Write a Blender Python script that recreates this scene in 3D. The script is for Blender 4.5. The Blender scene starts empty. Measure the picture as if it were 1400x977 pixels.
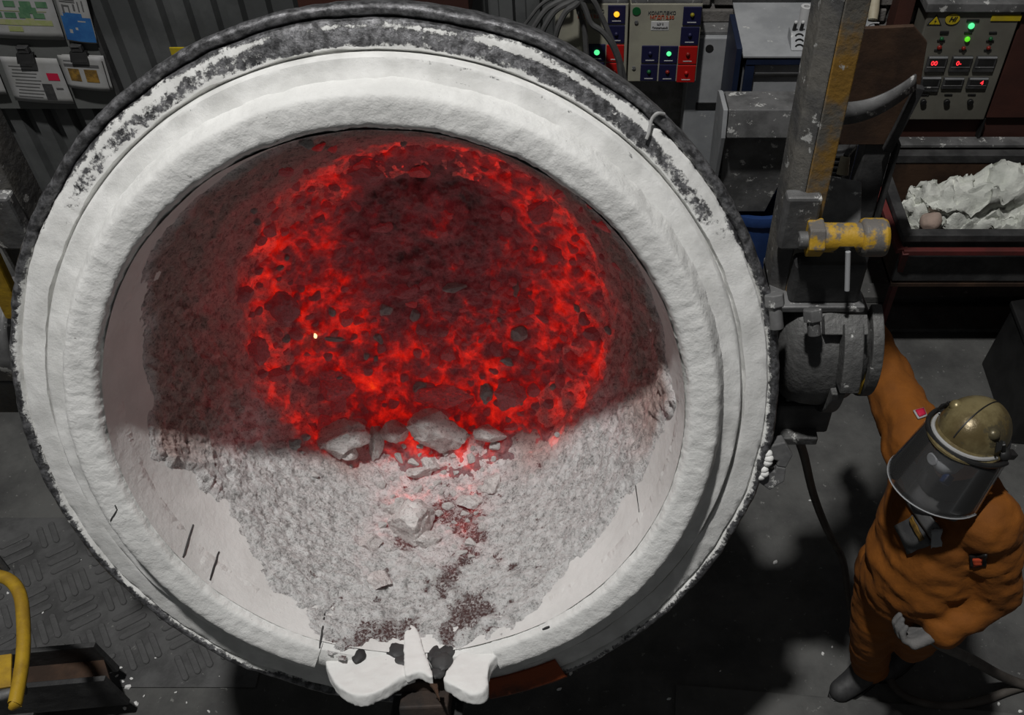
import bpy, bmesh, math, random
import numpy as np
from mathutils import Vector, Matrix, noise
from mathutils.bvhtree import BVHTree

random.seed(7)
scene = bpy.context.scene
col = scene.collection
R = math.radians

# ------------------------------------------------------------------ camera
PITCH = R(47); FPX = 1317.0; PX0, PY0 = 796.0, 488.5; CAMZ = 3.85
cam_d = bpy.data.cameras.new('camera'); cam = bpy.data.objects.new('camera', cam_d); col.objects.link(cam)
cam.location = (0, 0, CAMZ); cam.rotation_euler = (R(90) - PITCH, 0, 0)
cam_d.sensor_width = 36; cam_d.lens = FPX / 1400 * 36; cam_d.shift_x = (700 - PX0) / 1400
cam_d.clip_end = 60
scene.camera = cam
# ------------------------------------------------------------------ world, lamps, exposure
w = bpy.data.worlds.new('hall_air'); scene.world = w; w.use_nodes = True
w.node_tree.nodes['Background'].inputs[0].default_value = (0.95, 0.98, 1.0, 1)
w.node_tree.nodes['Background'].inputs[1].default_value = 0.052
ld = bpy.data.lights.new('hall_lamp', 'POINT'); ld.energy = 2150; ld.shadow_soft_size = 0.2; ld.color = (1, .985, .965)
lo = bpy.data.objects.new('hall_lamp', ld); col.objects.link(lo); lo.location = (-1.06, 0.62, 10.0)
scene.view_settings.view_transform = 'Standard'; scene.view_settings.look = 'None'
scene.view_settings.exposure = 0.0; scene.view_settings.gamma = 1.0
scene.view_settings.use_curve_mapping = False

# ------------------------------------------------------------------ helpers
def P(px, py, Y=None, z=None, X=None):
    u = PY0 - py; dx = px - PX0
    hf = FPX * math.cos(PITCH) + u * math.sin(PITCH); vz = -FPX * math.sin(PITCH) + u * math.cos(PITCH)
    if Y is not None: t = Y / hf
    elif z is not None: t = (z - CAMZ) / vz
    else: t = X / dx
    return Vector((dx * t, hf * t, CAMZ + vz * t))

def sstep(a, b, x):
    t = min(1.0, max(0.0, (x - a) / (b - a))); return t * t * (3 - 2 * t)

def tag(o, label=None, cat=None, group=None, kind=None):
    if label: o['label'] = label
    if cat: o['category'] = cat
    if group: o['group'] = group
    if kind: o['kind'] = kind
    return o

def thing(name, label, cat, loc=(0, 0, 0), group=None):
    o = bpy.data.objects.new(name, None); col.objects.link(o); o.location = loc
    o.empty_display_size = .1
    return tag(o, label, cat, group)

def origin_of(parent):
    o = Vector((0, 0, 0)); p = parent
    while p is not None:
        o = o + p.location; p = p.parent
    return o

class MB:
    def __init__(s): s.v = []; s.f = []
    def add(s, vs, fs):
        b = len(s.v); s.v += [tuple(q) for q in vs]; s.f += [tuple(i + b for i in f) for f in fs]; return s
    def box(s, c, size, rot=None):
        x, y, z = [q / 2 for q in size]; c = Vector(c)
        vs = [Vector(q) for q in ((-x,-y,-z),(x,-y,-z),(x,y,-z),(-x,y,-z),(-x,-y,z),(x,-y,z),(x,y,z),(-x,y,z))]
        if rot is not None: vs = [rot @ q for q in vs]
        return s.add([c + q for q in vs], [(3,2,1,0),(4,5,6,7),(0,1,5,4),(1,2,6,5),(2,3,7,6),(3,0,4,7)])
    def b2(s, x0, x1, y0, y1, z0, z1):
        return s.box(((x0+x1)/2, (y0+y1)/2, (z0+z1)/2), (abs(x1-x0), abs(y1-y0), abs(z1-z0)))
    def bar(s, p0, p1, wd, th, up=(0, 0, 1)):
        p0 = Vector(p0); p1 = Vector(p1); d = p1 - p0; L = d.length; d.normalize()
        up = Vector(up); sd = d.cross(up)
        if sd.length < 1e-4: sd = d.cross(Vector((0, 1, 0)))
        sd.normalize(); n = sd.cross(d)
        rot = Matrix((sd, d, n)).transposed()
        return s.box((p0 + p1) / 2, (wd, L, th), rot)
    def prism(s, pts, vec):
        n = len(pts); vec = Vector(vec); pts = [Vector(p) for p in pts]
        return s.add(pts + [p + vec for p in pts], [tuple(range(n))[::-1], tuple(range(n, 2*n))] + [(i, (i+1) % n, n + (i+1) % n, n + i) for i in range(n)])
    def frame(s, d):
        d = Vector(d).normalized(); a = Vector((0, 0, 1)) if abs(d.z) < .9 else Vector((1, 0, 0))
        x = d.cross(a).normalized(); return x, d.cross(x).normalized()
    def cyl(s, p0, p1, r0, r1=None, n=20, cap=True):
        r1 = r0 if r1 is None else r1; p0 = Vector(p0); p1 = Vector(p1); x, y = s.frame(p1 - p0)
        A = [2 * math.pi * i / n for i in range(n)]
        vs = [p0 + (x*math.cos(a) + y*math.sin(a)) * r0 for a in A] + [p1 + (x*math.cos(a) + y*math.sin(a)) * r1 for a in A]
        fs = [(i, (i+1) % n, n + (i+1) % n, n + i) for i in range(n)]
        if cap: fs += [tuple(range(n))[::-1], tuple(range(n, 2*n))]
        return s.add(vs, fs)
    def tube(s, path, r, n=8):
        path = [Vector(p) for p in path]; m = len(path); vs = []; fs = []; px = None
        for i, p in enumerate(path):
            d = (path[min(i+1, m-1)] - path[max(i-1, 0)]).normalized()
            if px is None: px, _ = s.frame(d)
            x = (px - d * px.dot(d)).normalized(); y = d.cross(x); px = x
            rr = r[i] if isinstance(r, (list, tuple)) else r
            vs += [p + (x*math.cos(2*math.pi*k/n) + y*math.sin(2*math.pi*k/n)) * rr for k in range(n)]
        for i in range(m - 1):
            for k in range(n):
                fs.append((i*n+k, i*n+(k+1) % n, (i+1)*n+(k+1) % n, (i+1)*n+k))
        fs += [tuple(range(n))[::-1], tuple(range((m-1)*n, m*n))]
        return s.add(vs, fs)
    def sphere(s, c, r, nu=16, nv=10, rot=None, top=1.0, bot=-1.0):
        c = Vector(c); r = (r, r, r) if isinstance(r, (int, float)) else r; vs = []; fs = []
        a0 = math.asin(bot); a1 = math.asin(top)
        for j in range(nv + 1):
            la = a0 + (a1 - a0) * j / nv
            for i in range(nu):
                lo_ = 2 * math.pi * i / nu
                q = Vector((math.cos(la)*math.cos(lo_)*r[0], math.cos(la)*math.sin(lo_)*r[1], math.sin(la)*r[2]))
                vs.append(c + (rot @ q if rot is not None else q))
        for j in range(nv):
            for i in range(nu):
                fs.append((j*nu+i, j*nu+(i+1) % nu, (j+1)*nu+(i+1) % nu, (j+1)*nu+i))
        fs.append(tuple(range(nu))[::-1]); fs.append(tuple(range(nv*nu, nv*nu+nu)))
        return s.add(vs, fs)
    def lathe(s, prof, n=64, a0=0.0, a1=360.0, M=None, cap=False):
        full = abs(a1 - a0) >= 359.9; k = n if full else n + 1; m = len(prof); vs = []; fs = []
        for i in range(k):
            t = R(a0 + (a1 - a0) * i / n)
            for (r, h) in prof:
                q = Vector((r*math.cos(t), r*math.sin(t), h)); vs.append(M @ q if M is not None else q)
        for i in range(n):
            j = (i + 1) % k
            for q in range(m - 1):
                fs.append((i*m+q, j*m+q, j*m+q+1, i*m+q+1))
        if cap and not full:
            fs.append(tuple(range(m))); fs.append(tuple(range((k-1)*m, k*m))[::-1])
        return s.add(vs, fs)
    def build(s, name, mat, parent=None, smooth=False, bevel=0.0, local=False, seg=2, solid=0.0):
        o0 = Vector((0, 0, 0)) if (local or parent is None) else origin_of(parent)
        me = bpy.data.meshes.new(name); me.from_pydata([tuple(Vector(q) - o0) for q in s.v], [], s.f); me.update()
        if smooth:
            me.polygons.foreach_set('use_smooth', [True] * len(me.polygons))
            try: me.set_sharp_from_angle(angle=R(38))
            except Exception: pass
        me.materials.append(mat)
        o = bpy.data.objects.new(name, me); col.objects.link(o)
        if parent is not None: o.parent = parent
        if solid:
            md = o.modifiers.new('thick', 'SOLIDIFY'); md.thickness = solid; md.offset = 0
        if bevel:
            md = o.modifiers.new('bevel', 'BEVEL'); md.width = bevel; md.segments = seg; md.limit_method = 'ANGLE'; md.angle_limit = R(35)
        return o

def fix_normals(o):
    bm = bmesh.new(); bm.from_mesh(o.data); bmesh.ops.recalc_face_normals(bm, faces=bm.faces); bm.to_mesh(o.data); bm.free(); return o

def solo(mb, name, mat, label, cat, group=None, **k):
    """a thing that is one mesh: origin moved to its base"""
    vs = np.array(mb.v); c = Vector((vs[:, 0].mean(), vs[:, 1].mean(), vs[:, 2].min()))
    mb.v = [tuple(Vector(q) - c) for q in mb.v]
    o = mb.build(name, mat, None, **k); o.location = c
    return tag(o, label, cat, group)

def struct(mb, name, mat, **k):
    o = mb.build(name, mat, None, **k); o['kind'] = 'structure'; return o

# ------------------------------------------------------------------ materials
def nd(nt, t, **k):
    n = nt.nodes.new(t)
    for a, b in k.items():
        if a in n.inputs: n.inputs[a].default_value = b
        else: setattr(n, a, b)
    return n

def mathn(nt, op, a, b=None, clamp=False):
    n = nt.nodes.new('ShaderNodeMath'); n.operation = op; n.use_clamp = clamp
    for i, q in enumerate((a, b)):
        if q is None: continue
        if isinstance(q, (int, float)): n.inputs[i].default_value = q
        else: nt.links.new(q, n.inputs[i])
    return n.outputs[0]

def smooth_n(nt, val, a, b):
    n = nt.nodes.new('ShaderNodeMapRange'); n.interpolation_type = 'SMOOTHSTEP'
    n.inputs['From Min'].default_value = a; n.inputs['From Max'].default_value = b
    nt.links.new(val, n.inputs['Value']); return n.outputs[0]

def mixc(nt, fac, a, b):
    n = nt.nodes.new('ShaderNodeMix'); n.data_type = 'RGBA'
    for i, q in ((0, fac), (6, a), (7, b)):
        if isinstance(q, (int, float)): n.inputs[i].default_value = q
        elif isinstance(q, tuple): n.inputs[i].default_value = (*q[:3], 1)
        else: nt.links.new(q, n.inputs[i])
    return n.outputs[2]

def noise_n(nt, co, scale, detail=5, rough=.55, dist=0.0):
    n = nd(nt, 'ShaderNodeTexNoise', Scale=scale, Detail=detail, Roughness=rough, Distortion=dist)
    nt.links.new(co, n.inputs['Vector']); return n.outputs['Fac']

def base_mat(name):
    m = bpy.data.materials.new(name); m.use_nodes = True; nt = m.node_tree
    return m, nt, nt.nodes['Principled BSDF'], nd(nt, 'ShaderNodeTexCoord').outputs['Object']

def mat(name, c, c2=None, ns=6.0, rough=.65, metal=0.0, bump=.15, bs=40.0, dust=0.0, dcol=(.6, .6, .58), dscale=18.0, contrast=.12, spec=.4):
    m, nt, b, co = base_mat(name)
    cc = c
    if c2 is not None:
        f = smooth_n(nt, noise_n(nt, co, ns, 7, .62), .5 - contrast, .5 + contrast); cc = mixc(nt, f, c, c2)
    if dust > 0:
        f = smooth_n(nt, noise_n(nt, co, dscale, 8, .7), .66 - dust * .3, .70 - dust * .3); cc = mixc(nt, f, cc, dcol)
    if isinstance(cc, tuple): b.inputs['Base Color'].default_value = (*cc, 1)
    else: nt.links.new(cc, b.inputs['Base Color'])
    b.inputs['Roughness'].default_value = rough; b.inputs['Metallic'].default_value = metal
    b.inputs['Specular IOR Level'].default_value = spec
    if bump:
        bp = nd(nt, 'ShaderNodeBump', Strength=bump, Distance=.01); nt.links.new(noise_n(nt, co, bs, 6, .6), bp.inputs['Height']); nt.links.new(bp.outputs[0], b.inputs['Normal'])
    return m

def glow(name, c, s):
    m, nt, b, co = base_mat(name)
    b.inputs['Base Color'].default_value = (*[q * .5 for q in c], 1); b.inputs['Emission Color'].default_value = (*c, 1); b.inputs['Emission Strength'].default_value = s
    return m

def dusty_steel(name):
    """dark rim steel under patches of white lime powder; vertex attribute 'dust' says how much powder lies there"""
    m, nt, b, co = base_mat(name)
    at = nd(nt, 'ShaderNodeAttribute', attribute_name='dust').outputs['Fac']
    steel = mixc(nt, smooth_n(nt, noise_n(nt, co, 42, 8, .72), .38, .68), (.05, .05, .052), (.26, .26, .27))
    n1 = noise_n(nt, co, 8, 9, .72, .4); n2 = noise_n(nt, co, 55, 7, .75)
    n = mathn(nt, 'ADD', mathn(nt, 'MULTIPLY', n1, .45), mathn(nt, 'MULTIPLY', n2, .55))
    thr = mathn(nt, 'ADD', n, mathn(nt, 'MULTIPLY', mathn(nt, 'SUBTRACT', at, .5), .55))
    f = smooth_n(nt, thr, .47, .54)
    lime = mixc(nt, smooth_n(nt, noise_n(nt, co, 14, 6), .3, .7), (.66, .66, .64), (.84, .84, .82))
    nt.links.new(mixc(nt, f, steel, lime), b.inputs['Base Color'])
    nt.links.new(mathn(nt, 'ADD', mathn(nt, 'MULTIPLY', f, .5), .38), b.inputs['Roughness'])
    nt.links.new(mathn(nt, 'SUBTRACT', .5, mathn(nt, 'MULTIPLY', f, .5)), b.inputs['Metallic'])
    bp = nd(nt, 'ShaderNodeBump', Strength=.5, Distance=.006)
    nt.links.new(mathn(nt, 'ADD', f, mathn(nt, 'MULTIPLY', n2, .8)), bp.inputs['Height']); nt.links.new(bp.outputs[0], b.inputs['Normal'])
    return m

def lime_mat(name, a, bb, bump=.5, bs=60, cracks=False):
    m, nt, b, co = base_mat(name)
    f = smooth_n(nt, noise_n(nt, co, 5, 8, .65), .3, .7)
    c = mixc(nt, f, a, bb)
    sp = smooth_n(nt, noise_n(nt, co, 70, 4, .6), .70, .76); c = mixc(nt, sp, c, (.36, .35, .34))
    nt.links.new(c, b.inputs['Base Color']); b.inputs['Roughness'].default_value = .9; b.inputs['Specular IOR Level'].default_value = .15
    bp = nd(nt, 'ShaderNodeBump', Strength=bump, Distance=.008)
    h = mathn(nt, 'ADD', noise_n(nt, co, bs, 7, .65), mathn(nt, 'MULTIPLY', noise_n(nt, co, bs * .22, 4), 1.6))
    nt.links.new(h, bp.inputs['Height']); nt.links.new(bp.outputs[0], b.inputs['Normal'])
    return m

def slag_mat(name, pale, dark, darkamt=.45, bump=.8, heat=True, sc=1.0, glit=True, bd=.012):
    """sintered slag: grey grains with glints; 'heat' (vertex attribute) says how hot the piece is, hot slag glows"""
    m, nt, b, co = base_mat(name)
    at = nd(nt, 'ShaderNodeAttribute', attribute_name='hotness').outputs['Fac']
    ac = nd(nt, 'ShaderNodeAttribute', attribute_name='stain').outputs['Fac']
    ad = nd(nt, 'ShaderNodeAttribute', attribute_name='sinter_shade').outputs['Fac']
    fine = noise_n(nt, co, 130 * sc, 6, .75); mid = noise_n(nt, co, 34 * sc, 7, .72, .3)
    f = smooth_n(nt, mathn(nt, 'ADD', mathn(nt, 'MULTIPLY', fine, .55), mathn(nt, 'MULTIPLY', mid, .45)), darkamt - .09, darkamt + .09)
    c = mixc(nt, f, dark, pale)
    c = mixc(nt, ad, c, mixc(nt, f, (.12, .085, .08), (.58, .43, .39)))  # brown for sintered slag, also painting the shaded walls darker
    st = smooth_n(nt, mathn(nt, 'ADD', ac, mathn(nt, 'MULTIPLY', mathn(nt, 'SUBTRACT', fine, .5), 6.0)), .30, 1.2)
    c = mixc(nt, st, c, (.10, .045, .042))
    nt.links.new(c, b.inputs['Base Color'])
    b.inputs['Specular IOR Level'].default_value = .75 if glit else .35
    nt.links.new(smooth_n(nt, fine, .25, .75), b.inputs['Roughness']) if not glit else nt.links.new(mathn(nt, 'ADD', .28, mathn(nt, 'MULTIPLY', mid, .4)), b.inputs['Roughness'])
    bp = nd(nt, 'ShaderNodeBump', Strength=bump, Distance=bd)
    nt.links.new(mathn(nt, 'ADD', mathn(nt, 'MULTIPLY', fine, .6), mid), bp.inputs['Height']); nt.links.new(bp.outputs[0], b.inputs['Normal'])
    if heat:
        g1 = noise_n(nt, co, 10.5, 7, .66, .7); g2 = noise_n(nt, co, 34, 4, .6, .5)
        vo = nd(nt, 'ShaderNodeTexVoronoi', feature='DISTANCE_TO_EDGE', Scale=15.0); nt.links.new(co, vo.inputs['Vector'])
        crack = mathn(nt, 'SUBTRACT', 1.0, smooth_n(nt, vo.outputs['Distance'], .0, .16))
        t = mathn(nt, 'ADD', mathn(nt, 'ADD', mathn(nt, 'MULTIPLY', g1, .8), mathn(nt, 'MULTIPLY', g2, .2)), mathn(nt, 'MULTIPLY', crack, .045))
        t = mathn(nt, 'ADD', t, mathn(nt, 'MULTIPLY', mathn(nt, 'SUBTRACT', at, 1.0), .5))
        cr = nd(nt, 'ShaderNodeValToRGB'); nt.links.new(t, cr.inputs[0])
        el = cr.color_ramp.elements
        for i, (p_, c_) in enumerate(((.16, (0, 0, 0)), (.40, (.045, .003, .004)), (.49, (.12, .001, .001)), (.56, (.33, .002, .0)), (.66, (.60, .008, .0)), (.80, (1.0, .09, .005)))):
            e = el[i] if i < 2 else el.new(p_)
            e.position = p_; e.color = (*c_, 1)
        nt.links.new(cr.outputs[0], b.inputs['Emission Color']); b.inputs['Emission Strength'].default_value = 1.0
    return m

MT = {}
MT['lime'] = lime_mat('lime_refractory', (.70, .70, .68), (.84, .84, .82), .45, 55)
MT['lip'] = lime_mat('smooth_lime', (.76, .76, .74), (.85, .85, .83), .2, 40)
MT['lining'] = lime_mat('lining_concrete', (.70, .70, .68), (.82, .82, .80), .3, 45)
MT['rim'] = dusty_steel('dusted_rim_steel')
MT['crust'] = slag_mat('slag_crust_frosted', (.88, .88, .87), (.22, .215, .21), .455, 1.0)
MT['bed'] = slag_mat('glowing_slag', (.30, .205, .21), (.13, .085, .09), .5, .8)
MT['lump_hot'] = slag_mat('dull_hot_slag', (.34, .24, .25), (.15, .105, .11), .48, .8, sc=.055, bd=.006)
MT['lump_pale'] = slag_mat('pale_slag', (.80, .78, .76), (.36, .33, .32), .45, .9, glit=False, sc=.06, bd=.006)
MT['lump_grey'] = slag_mat('cold_grey_slag', (.50, .50, .49), (.2, .2, .2), .45, .8, heat=False, glit=False, sc=.06, bd=.006)
MT['shell'] = mat('shell_steel', (.03, .028, .027), (.07, .05, .04), 5, .7, .3, .4, 25)
MT['rust'] = mat('rust_brown', (.035, .020, .013), (.070, .038, .022), 5, .75, .1, .3, 25)
MT['brown_orange'] = mat('brown_orange', (.26, .05, .01), (.08, .025, .012), 9, .7, 0, .3, 25)
MT['steel'] = mat('grey_steel', (.10, .10, .10), (.18, .18, .18), 7, .55, .25, .2, 30, dust=.25)
MT['steel_dk'] = mat('dark_steel', (.035, .035, .036), (.07, .07, .07), 7, .6, .2, .3, 30)
MT['steel_lt'] = mat('pale_sheet_steel', (.28, .29, .30), (.38, .39, .40), 3, .5, .1, .06, 20, dust=.06)
MT['cast'] = mat('cast_iron', (.075, .075, .074), (.125, .125, .122), 9, .55, .2, .5, 60, dust=.1)
MT['yellow'] = mat('chipped_yellow_paint', (.42, .25, .02), (.13, .12, .11), 13, .5, 0, .3, 40, contrast=.04)
MT['yellow2'] = mat('worn_yellow_pipe', (.45, .28, .02), (.30, .18, .02), 11, .45, 0, .15, 40)
MT['bail'] = mat('bail_steel_worn', (.10, .10, .10), (.19, .18, .16), 5, .6, .1, .4, 25, dust=.2, contrast=.1)
MT['floor'] = mat('dark_floor', (.055, .055, .054), (.11, .11, .105), 2.6, .8, 0, .5, 24, dust=.13, dcol=(.20, .20, .19), dscale=26, contrast=.16)
MT['plate'] = mat('floor_plate_steel', (.055, .055, .055), (.10, .10, .10), 5, .65, .1, .3, 40, dust=.10, dcol=(.2, .2, .19), dscale=24)
MT['tread'] = mat('tread_steel', (.075, .075, .075), (.105, .105, .105), 6, .6, .1, .3, 40)
MT['corr'] = mat('corrugated_steel', (.08, .084, .084), (.125, .13, .13), 2, .6, .1, .12, 20)
MT['brick'] = mat('grey_brick', (.09, .085, .08), (.16, .15, .14), 6, .9, 0, .6, 40)
MT['mortar'] = mat('grey_mortar', (.16, .155, .15), (.24, .235, .23), 14, .95, 0, .9, 30)
MT['redwall'] = mat('red_brown_paint', (.065, .022, .015), (.045, .016, .012), 3, .7, 0, .15, 20)
MT['redleg'] = mat('dark_red_paint', (.13, .022, .02), (.08, .018, .016), 6, .6, 0, .15, 20)
MT['board'] = mat('grey_board', (.12, .125, .12), (.15, .155, .15), 3, .7, 0, .1, 20)
MT['paper'] = mat('paper', (.37, .37, .37), (.32, .32, .31), 9, .8, 0, .05, 10)
MT['black'] = mat('black_plastic', (.012, .012, .012), (.02, .02, .02), 9, .45, 0, .05, 10)
MT['ink'] = mat('grey_ink', (.10, .10, .10), None, bump=0)
MT['green_ink'] = mat('green_ink', (.07, .17, .09), (.11, .22, .12), 30, bump=0)
MT['olive_ink'] = mat('olive_ink', (.30, .34, .13), (.36, .36, .2), 30, bump=0)
MT['blue_ink'] = mat('blue_ink', (.02, .10, .30), (.03, .14, .36), 12, bump=0)
MT['red_ink'] = mat('red_ink', (.50, .01, .05), None, bump=0)
MT['gold_ink'] = mat('brown_gold_ink', (.30, .17, .03), (.12, .07, .02), 25, bump=0)
MT['beige'] = mat('beige_enamel', (.34, .33, .26), (.28, .27, .22), 5, .5, 0, .06, 20)
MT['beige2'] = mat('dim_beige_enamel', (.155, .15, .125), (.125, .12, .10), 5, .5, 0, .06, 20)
MT['bail_y'] = mat('bail_flange_worn', (.17, .16, .14), (.36, .20, .04), 5, .6, .05, .3, 25, dust=.12, contrast=.07)
MT['navy'] = mat('navy_panel', (.012, .012, .05), None, rough=.5, bump=0)
MT['red'] = mat('red_panel', (.42, .008, .006), None, rough=.5, bump=0)
MT['white'] = mat('white_print', (.55, .55, .55), None, bump=0)
MT['orange_ink'] = mat('orange_red_print', (.45, .06, .02), None, bump=0)
MT['green_btn'] = mat('green_button', (.01, .10, .03), None, rough=.4, bump=0)
MT['red_btn'] = mat('red_button', (.2, .015, .01), None, rough=.4, bump=0)
MT['yellow_btn'] = mat('yellow_button', (.24, .20, .01), None, rough=.4, bump=0)
MT['sign_y'] = mat('sign_yellow', (.50, .38, .01), (.42, .32, .02), 12, .6, 0, .05, 20)
MT['lamp_g'] = glow('lamp_green', (.10, .95, .32), 1.1)
MT['ember'] = glow('white_hot_spark', (1.0, .55, .25), 2.5)
MT['lamp_g2'] = glow('lamp_lime', (.12, .75, .02), .8)
MT['lamp_o'] = glow('lamp_orange', (1.0, .42, .02), 1.4)
MT['digit'] = glow('red_digits', (1.0, .03, .04), 1.6)
MT['cable'] = mat('grey_cable', (.07, .07, .07), (.10, .10, .10), 9, .6, 0, .1, 30)
MT['hose'] = mat('brown_hose', (.06, .052, .045), (.09, .08, .07), 9, .65, 0, .2, 30)
MT['bluef'] = mat('navy_frame', (.008, .014, .035), (.012, .02, .05), 5, .5, 0, .08, 20)
MT['drum'] = mat('blue_drum', (.012, .03, .10), (.02, .05, .16), 4, .4, 0, .1, 20)
MT['wood'] = mat('pale_wood', (.42, .38, .28), (.36, .31, .22), 12, .6, 0, .1, 20)
MT['wool'] = lime_mat('white_wool', (.52, .54, .49), (.80, .81, .75), 1.0, 26)
MT['stone'] = mat('pinkish_stone', (.40, .30, .25), (.32, .25, .21), 12, .9, 0, .4, 30)
MT['suit'] = mat('orange_canvas', (.235, .074, .004), (.16, .05, .003), 7, .85, 0, .55, 16, contrast=.2)
MT['suit_pocket'] = mat('grey_canvas', (.09, .09, .095), (.12, .12, .12), 9, .8, 0, .3, 40)
MT['glove'] = mat('grey_glove', (.11, .11, .11), (.16, .155, .15), 9, .85, 0, .4, 40)
MT['skin'] = mat('skin', (.36, .20, .14), (.32, .17, .12), 9, .6, 0, .1, 40)
MT['hood'] = mat('dark_hood', (.03, .032, .036), (.05, .05, .055), 9, .85, 0, .3, 40)
MT['helmet'] = mat('worn_gold_helmet', (.12, .09, .04), (.25, .205, .10), 8, .32, .3, .2, 30, dust=.35, dcol=(.10, .085, .05), dscale=9)
MT['boot'] = mat('black_boot', (.035, .035, .036), (.06, .06, .06), 9, .6, 0, .2, 30)
MT['mask'] = mat('white_respirator', (.60, .62, .65), (.5, .52, .55), 9, .7, 0, .1, 30)
def visor_mat():
    m, nt, b, co = base_mat('clear_visor')
    tr = nd(nt, 'ShaderNodeBsdfTransparent'); tr.inputs[0].default_value = (.86, .86, .86, 1)
    gl = nd(nt, 'ShaderNodeBsdfGlossy', Roughness=.12); df = nd(nt, 'ShaderNodeBsdfDiffuse'); df.inputs[0].default_value = (.4, .4, .4, 1)
    fr = nd(nt, 'ShaderNodeFresnel', IOR=1.45)
    a = nd(nt, 'ShaderNodeMixShader'); a.inputs[0].default_value = .06; nt.links.new(tr.outputs[0], a.inputs[1]); nt.links.new(df.outputs[0], a.inputs[2])
    c = nd(nt, 'ShaderNodeMixShader'); nt.links.new(fr.outputs[0], c.inputs[0]); nt.links.new(a.outputs[0], c.inputs[1]); nt.links.new(gl.outputs[0], c.inputs[2])
    nt.links.new(c.outputs[0], nt.nodes['Material Output'].inputs['Surface']); nt.nodes.remove(b)
    return m
MT['visor'] = visor_mat()

def text(s, size, loc, m, parent, rot=(R(90), 0, 0), name='lettering', shear=0.0):
    cu = bpy.data.curves.new('t', 'FONT'); cu.body = s; cu.size = size; cu.extrude = .0008; cu.align_x = 'CENTER'; cu.align_y = 'CENTER'; cu.shear = shear; cu.offset = size * .012
    to = bpy.data.objects.new('t', cu); col.objects.link(to)
    dg = bpy.context.evaluated_depsgraph_get(); me = bpy.data.meshes.new_from_object(to.evaluated_get(dg)); me.name = name
    bpy.data.objects.remove(to); bpy.data.curves.remove(cu)
    M = Matrix.Translation(Vector(loc) - origin_of(parent)) @ Matrix.Rotation(rot[2], 4, 'Z') @ Matrix.Rotation(rot[0], 4, 'X')
    me.transform(M); me.materials.clear(); me.materials.append(m)
    o = bpy.data.objects.new(name, me); col.objects.link(o); o.parent = parent; return o

def rectpx(x0, y0, x1, y1, Y):
    a = P((x0 + x1) / 2, y0, Y=Y); b = P((x0 + x1) / 2, y1, Y=Y)
    l = P(x0, (y0 + y1) / 2, Y=Y); r = P(x1, (y0 + y1) / 2, Y=Y)
    return l.x, r.x, b.z, a.z

# ================================================================== THE SETTING
WY = 4.75
struct(MB().b2(-5.5, 5.5, -1.0, 6.2, -.12, 0), 'floor', MT['floor'])
# corrugated sheet wall on the left
pitch = .142; prof = []; x = -5.4; k = 0
while x < .05:
    prof += [(x, 0), (x + pitch * .46, 0), (x + pitch * .54, .055), (x + pitch * .92, .055)]; x += pitch
mb = MB(); vs = []; fs = []
for (x, y) in prof: vs += [(x, WY + y, 0), (x, WY + y, 3.2)]
for i in range(len(prof) - 1): fs.append((2*i, 2*i+2, 2*i+3, 2*i+1))
mb.add(vs, fs); struct(mb, 'wall_back', MT['corr'], solid=.004)
# brick wall behind the cabinets, upper courses visible
wb = struct(MB().b2(.06, 5.5, WY + .02, WY + .25, 0, 3.2), 'wall_back_brick', MT['mortar'])
bme = None
for row in range(4):
    z0 = 1.27 + row * .088
    for i in range(9):
        x0 = .42 + i * .262 + (row % 2) * .13 + random.uniform(-.006, .006)
        if x0 > 1.9: continue
        if bme is None:
            b = MB().box((0, 0, 0), (.245, .07, .066)).build('brick', MT['brick'], wb, bevel=.006); bme = b
        else:
            b = bme.copy(); col.objects.link(b); b.parent = wb
        b.location = (x0 + .122, WY + .012 + random.uniform(-.008, .006), z0 + .033); b.rotation_euler = (0, random.uniform(-.015, .015), random.uniform(-.02, .02))
struct(MB().b2(-5.5, -5.4, -1, WY, 0, 3.2), 'wall_left', MT['corr'])
struct(MB().b2(5.4, 5.5, -1, WY, 0, 3.2), 'wall_right', MT['redwall'])

# chequer plate with raised treads, lower left of the floor
cp = thing('chequer_plate', 'grey steel chequer floor plate with raised herringbone treads beside the yellow rail', 'floor plate', (-2.05, 2.15, 0))
MB().b2(-2.75, -1.35, 1.72, 2.55, 0, .008).build('plate', MT['plate'], cp, bevel=.003)
tm = None
ang0 = R(34)
for i in range(-5, 6):
    for j in range(-5, 6):
        cx_, cy_ = i * .165, j * .165
        odd = (i + j) % 2
        for k in (-1, 0, 1):
            off = k * .052
            lx, ly = (cx_, cy_ + off) if odd else (cx_ + off, cy_)
            gx = lx * math.cos(ang0) - ly * math.sin(ang0); gy = lx * math.sin(ang0) + ly * math.cos(ang0)
            if not (-.62 < gx < .62 and -.36 < gy < .33): continue
            if tm is None:
                o = MB().prism([(-.066, -.005, 0), (-.056, -.014, 0), (.056, -.014, 0), (.066, -.005, 0), (.066, .005, 0), (.056, .014, 0), (-.056, .014, 0), (-.066, .005, 0)], (0, 0, .007)).build('tread', MT['tread'], cp, bevel=.003, local=True, seg=1); tm = o
            else:
                o = tm.copy(); col.objects.link(o); o.parent = cp
            o.location = (gx, gy, .0075); o.rotation_euler = (0, 0, ang0 + (0 if odd else R(90)))
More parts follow.
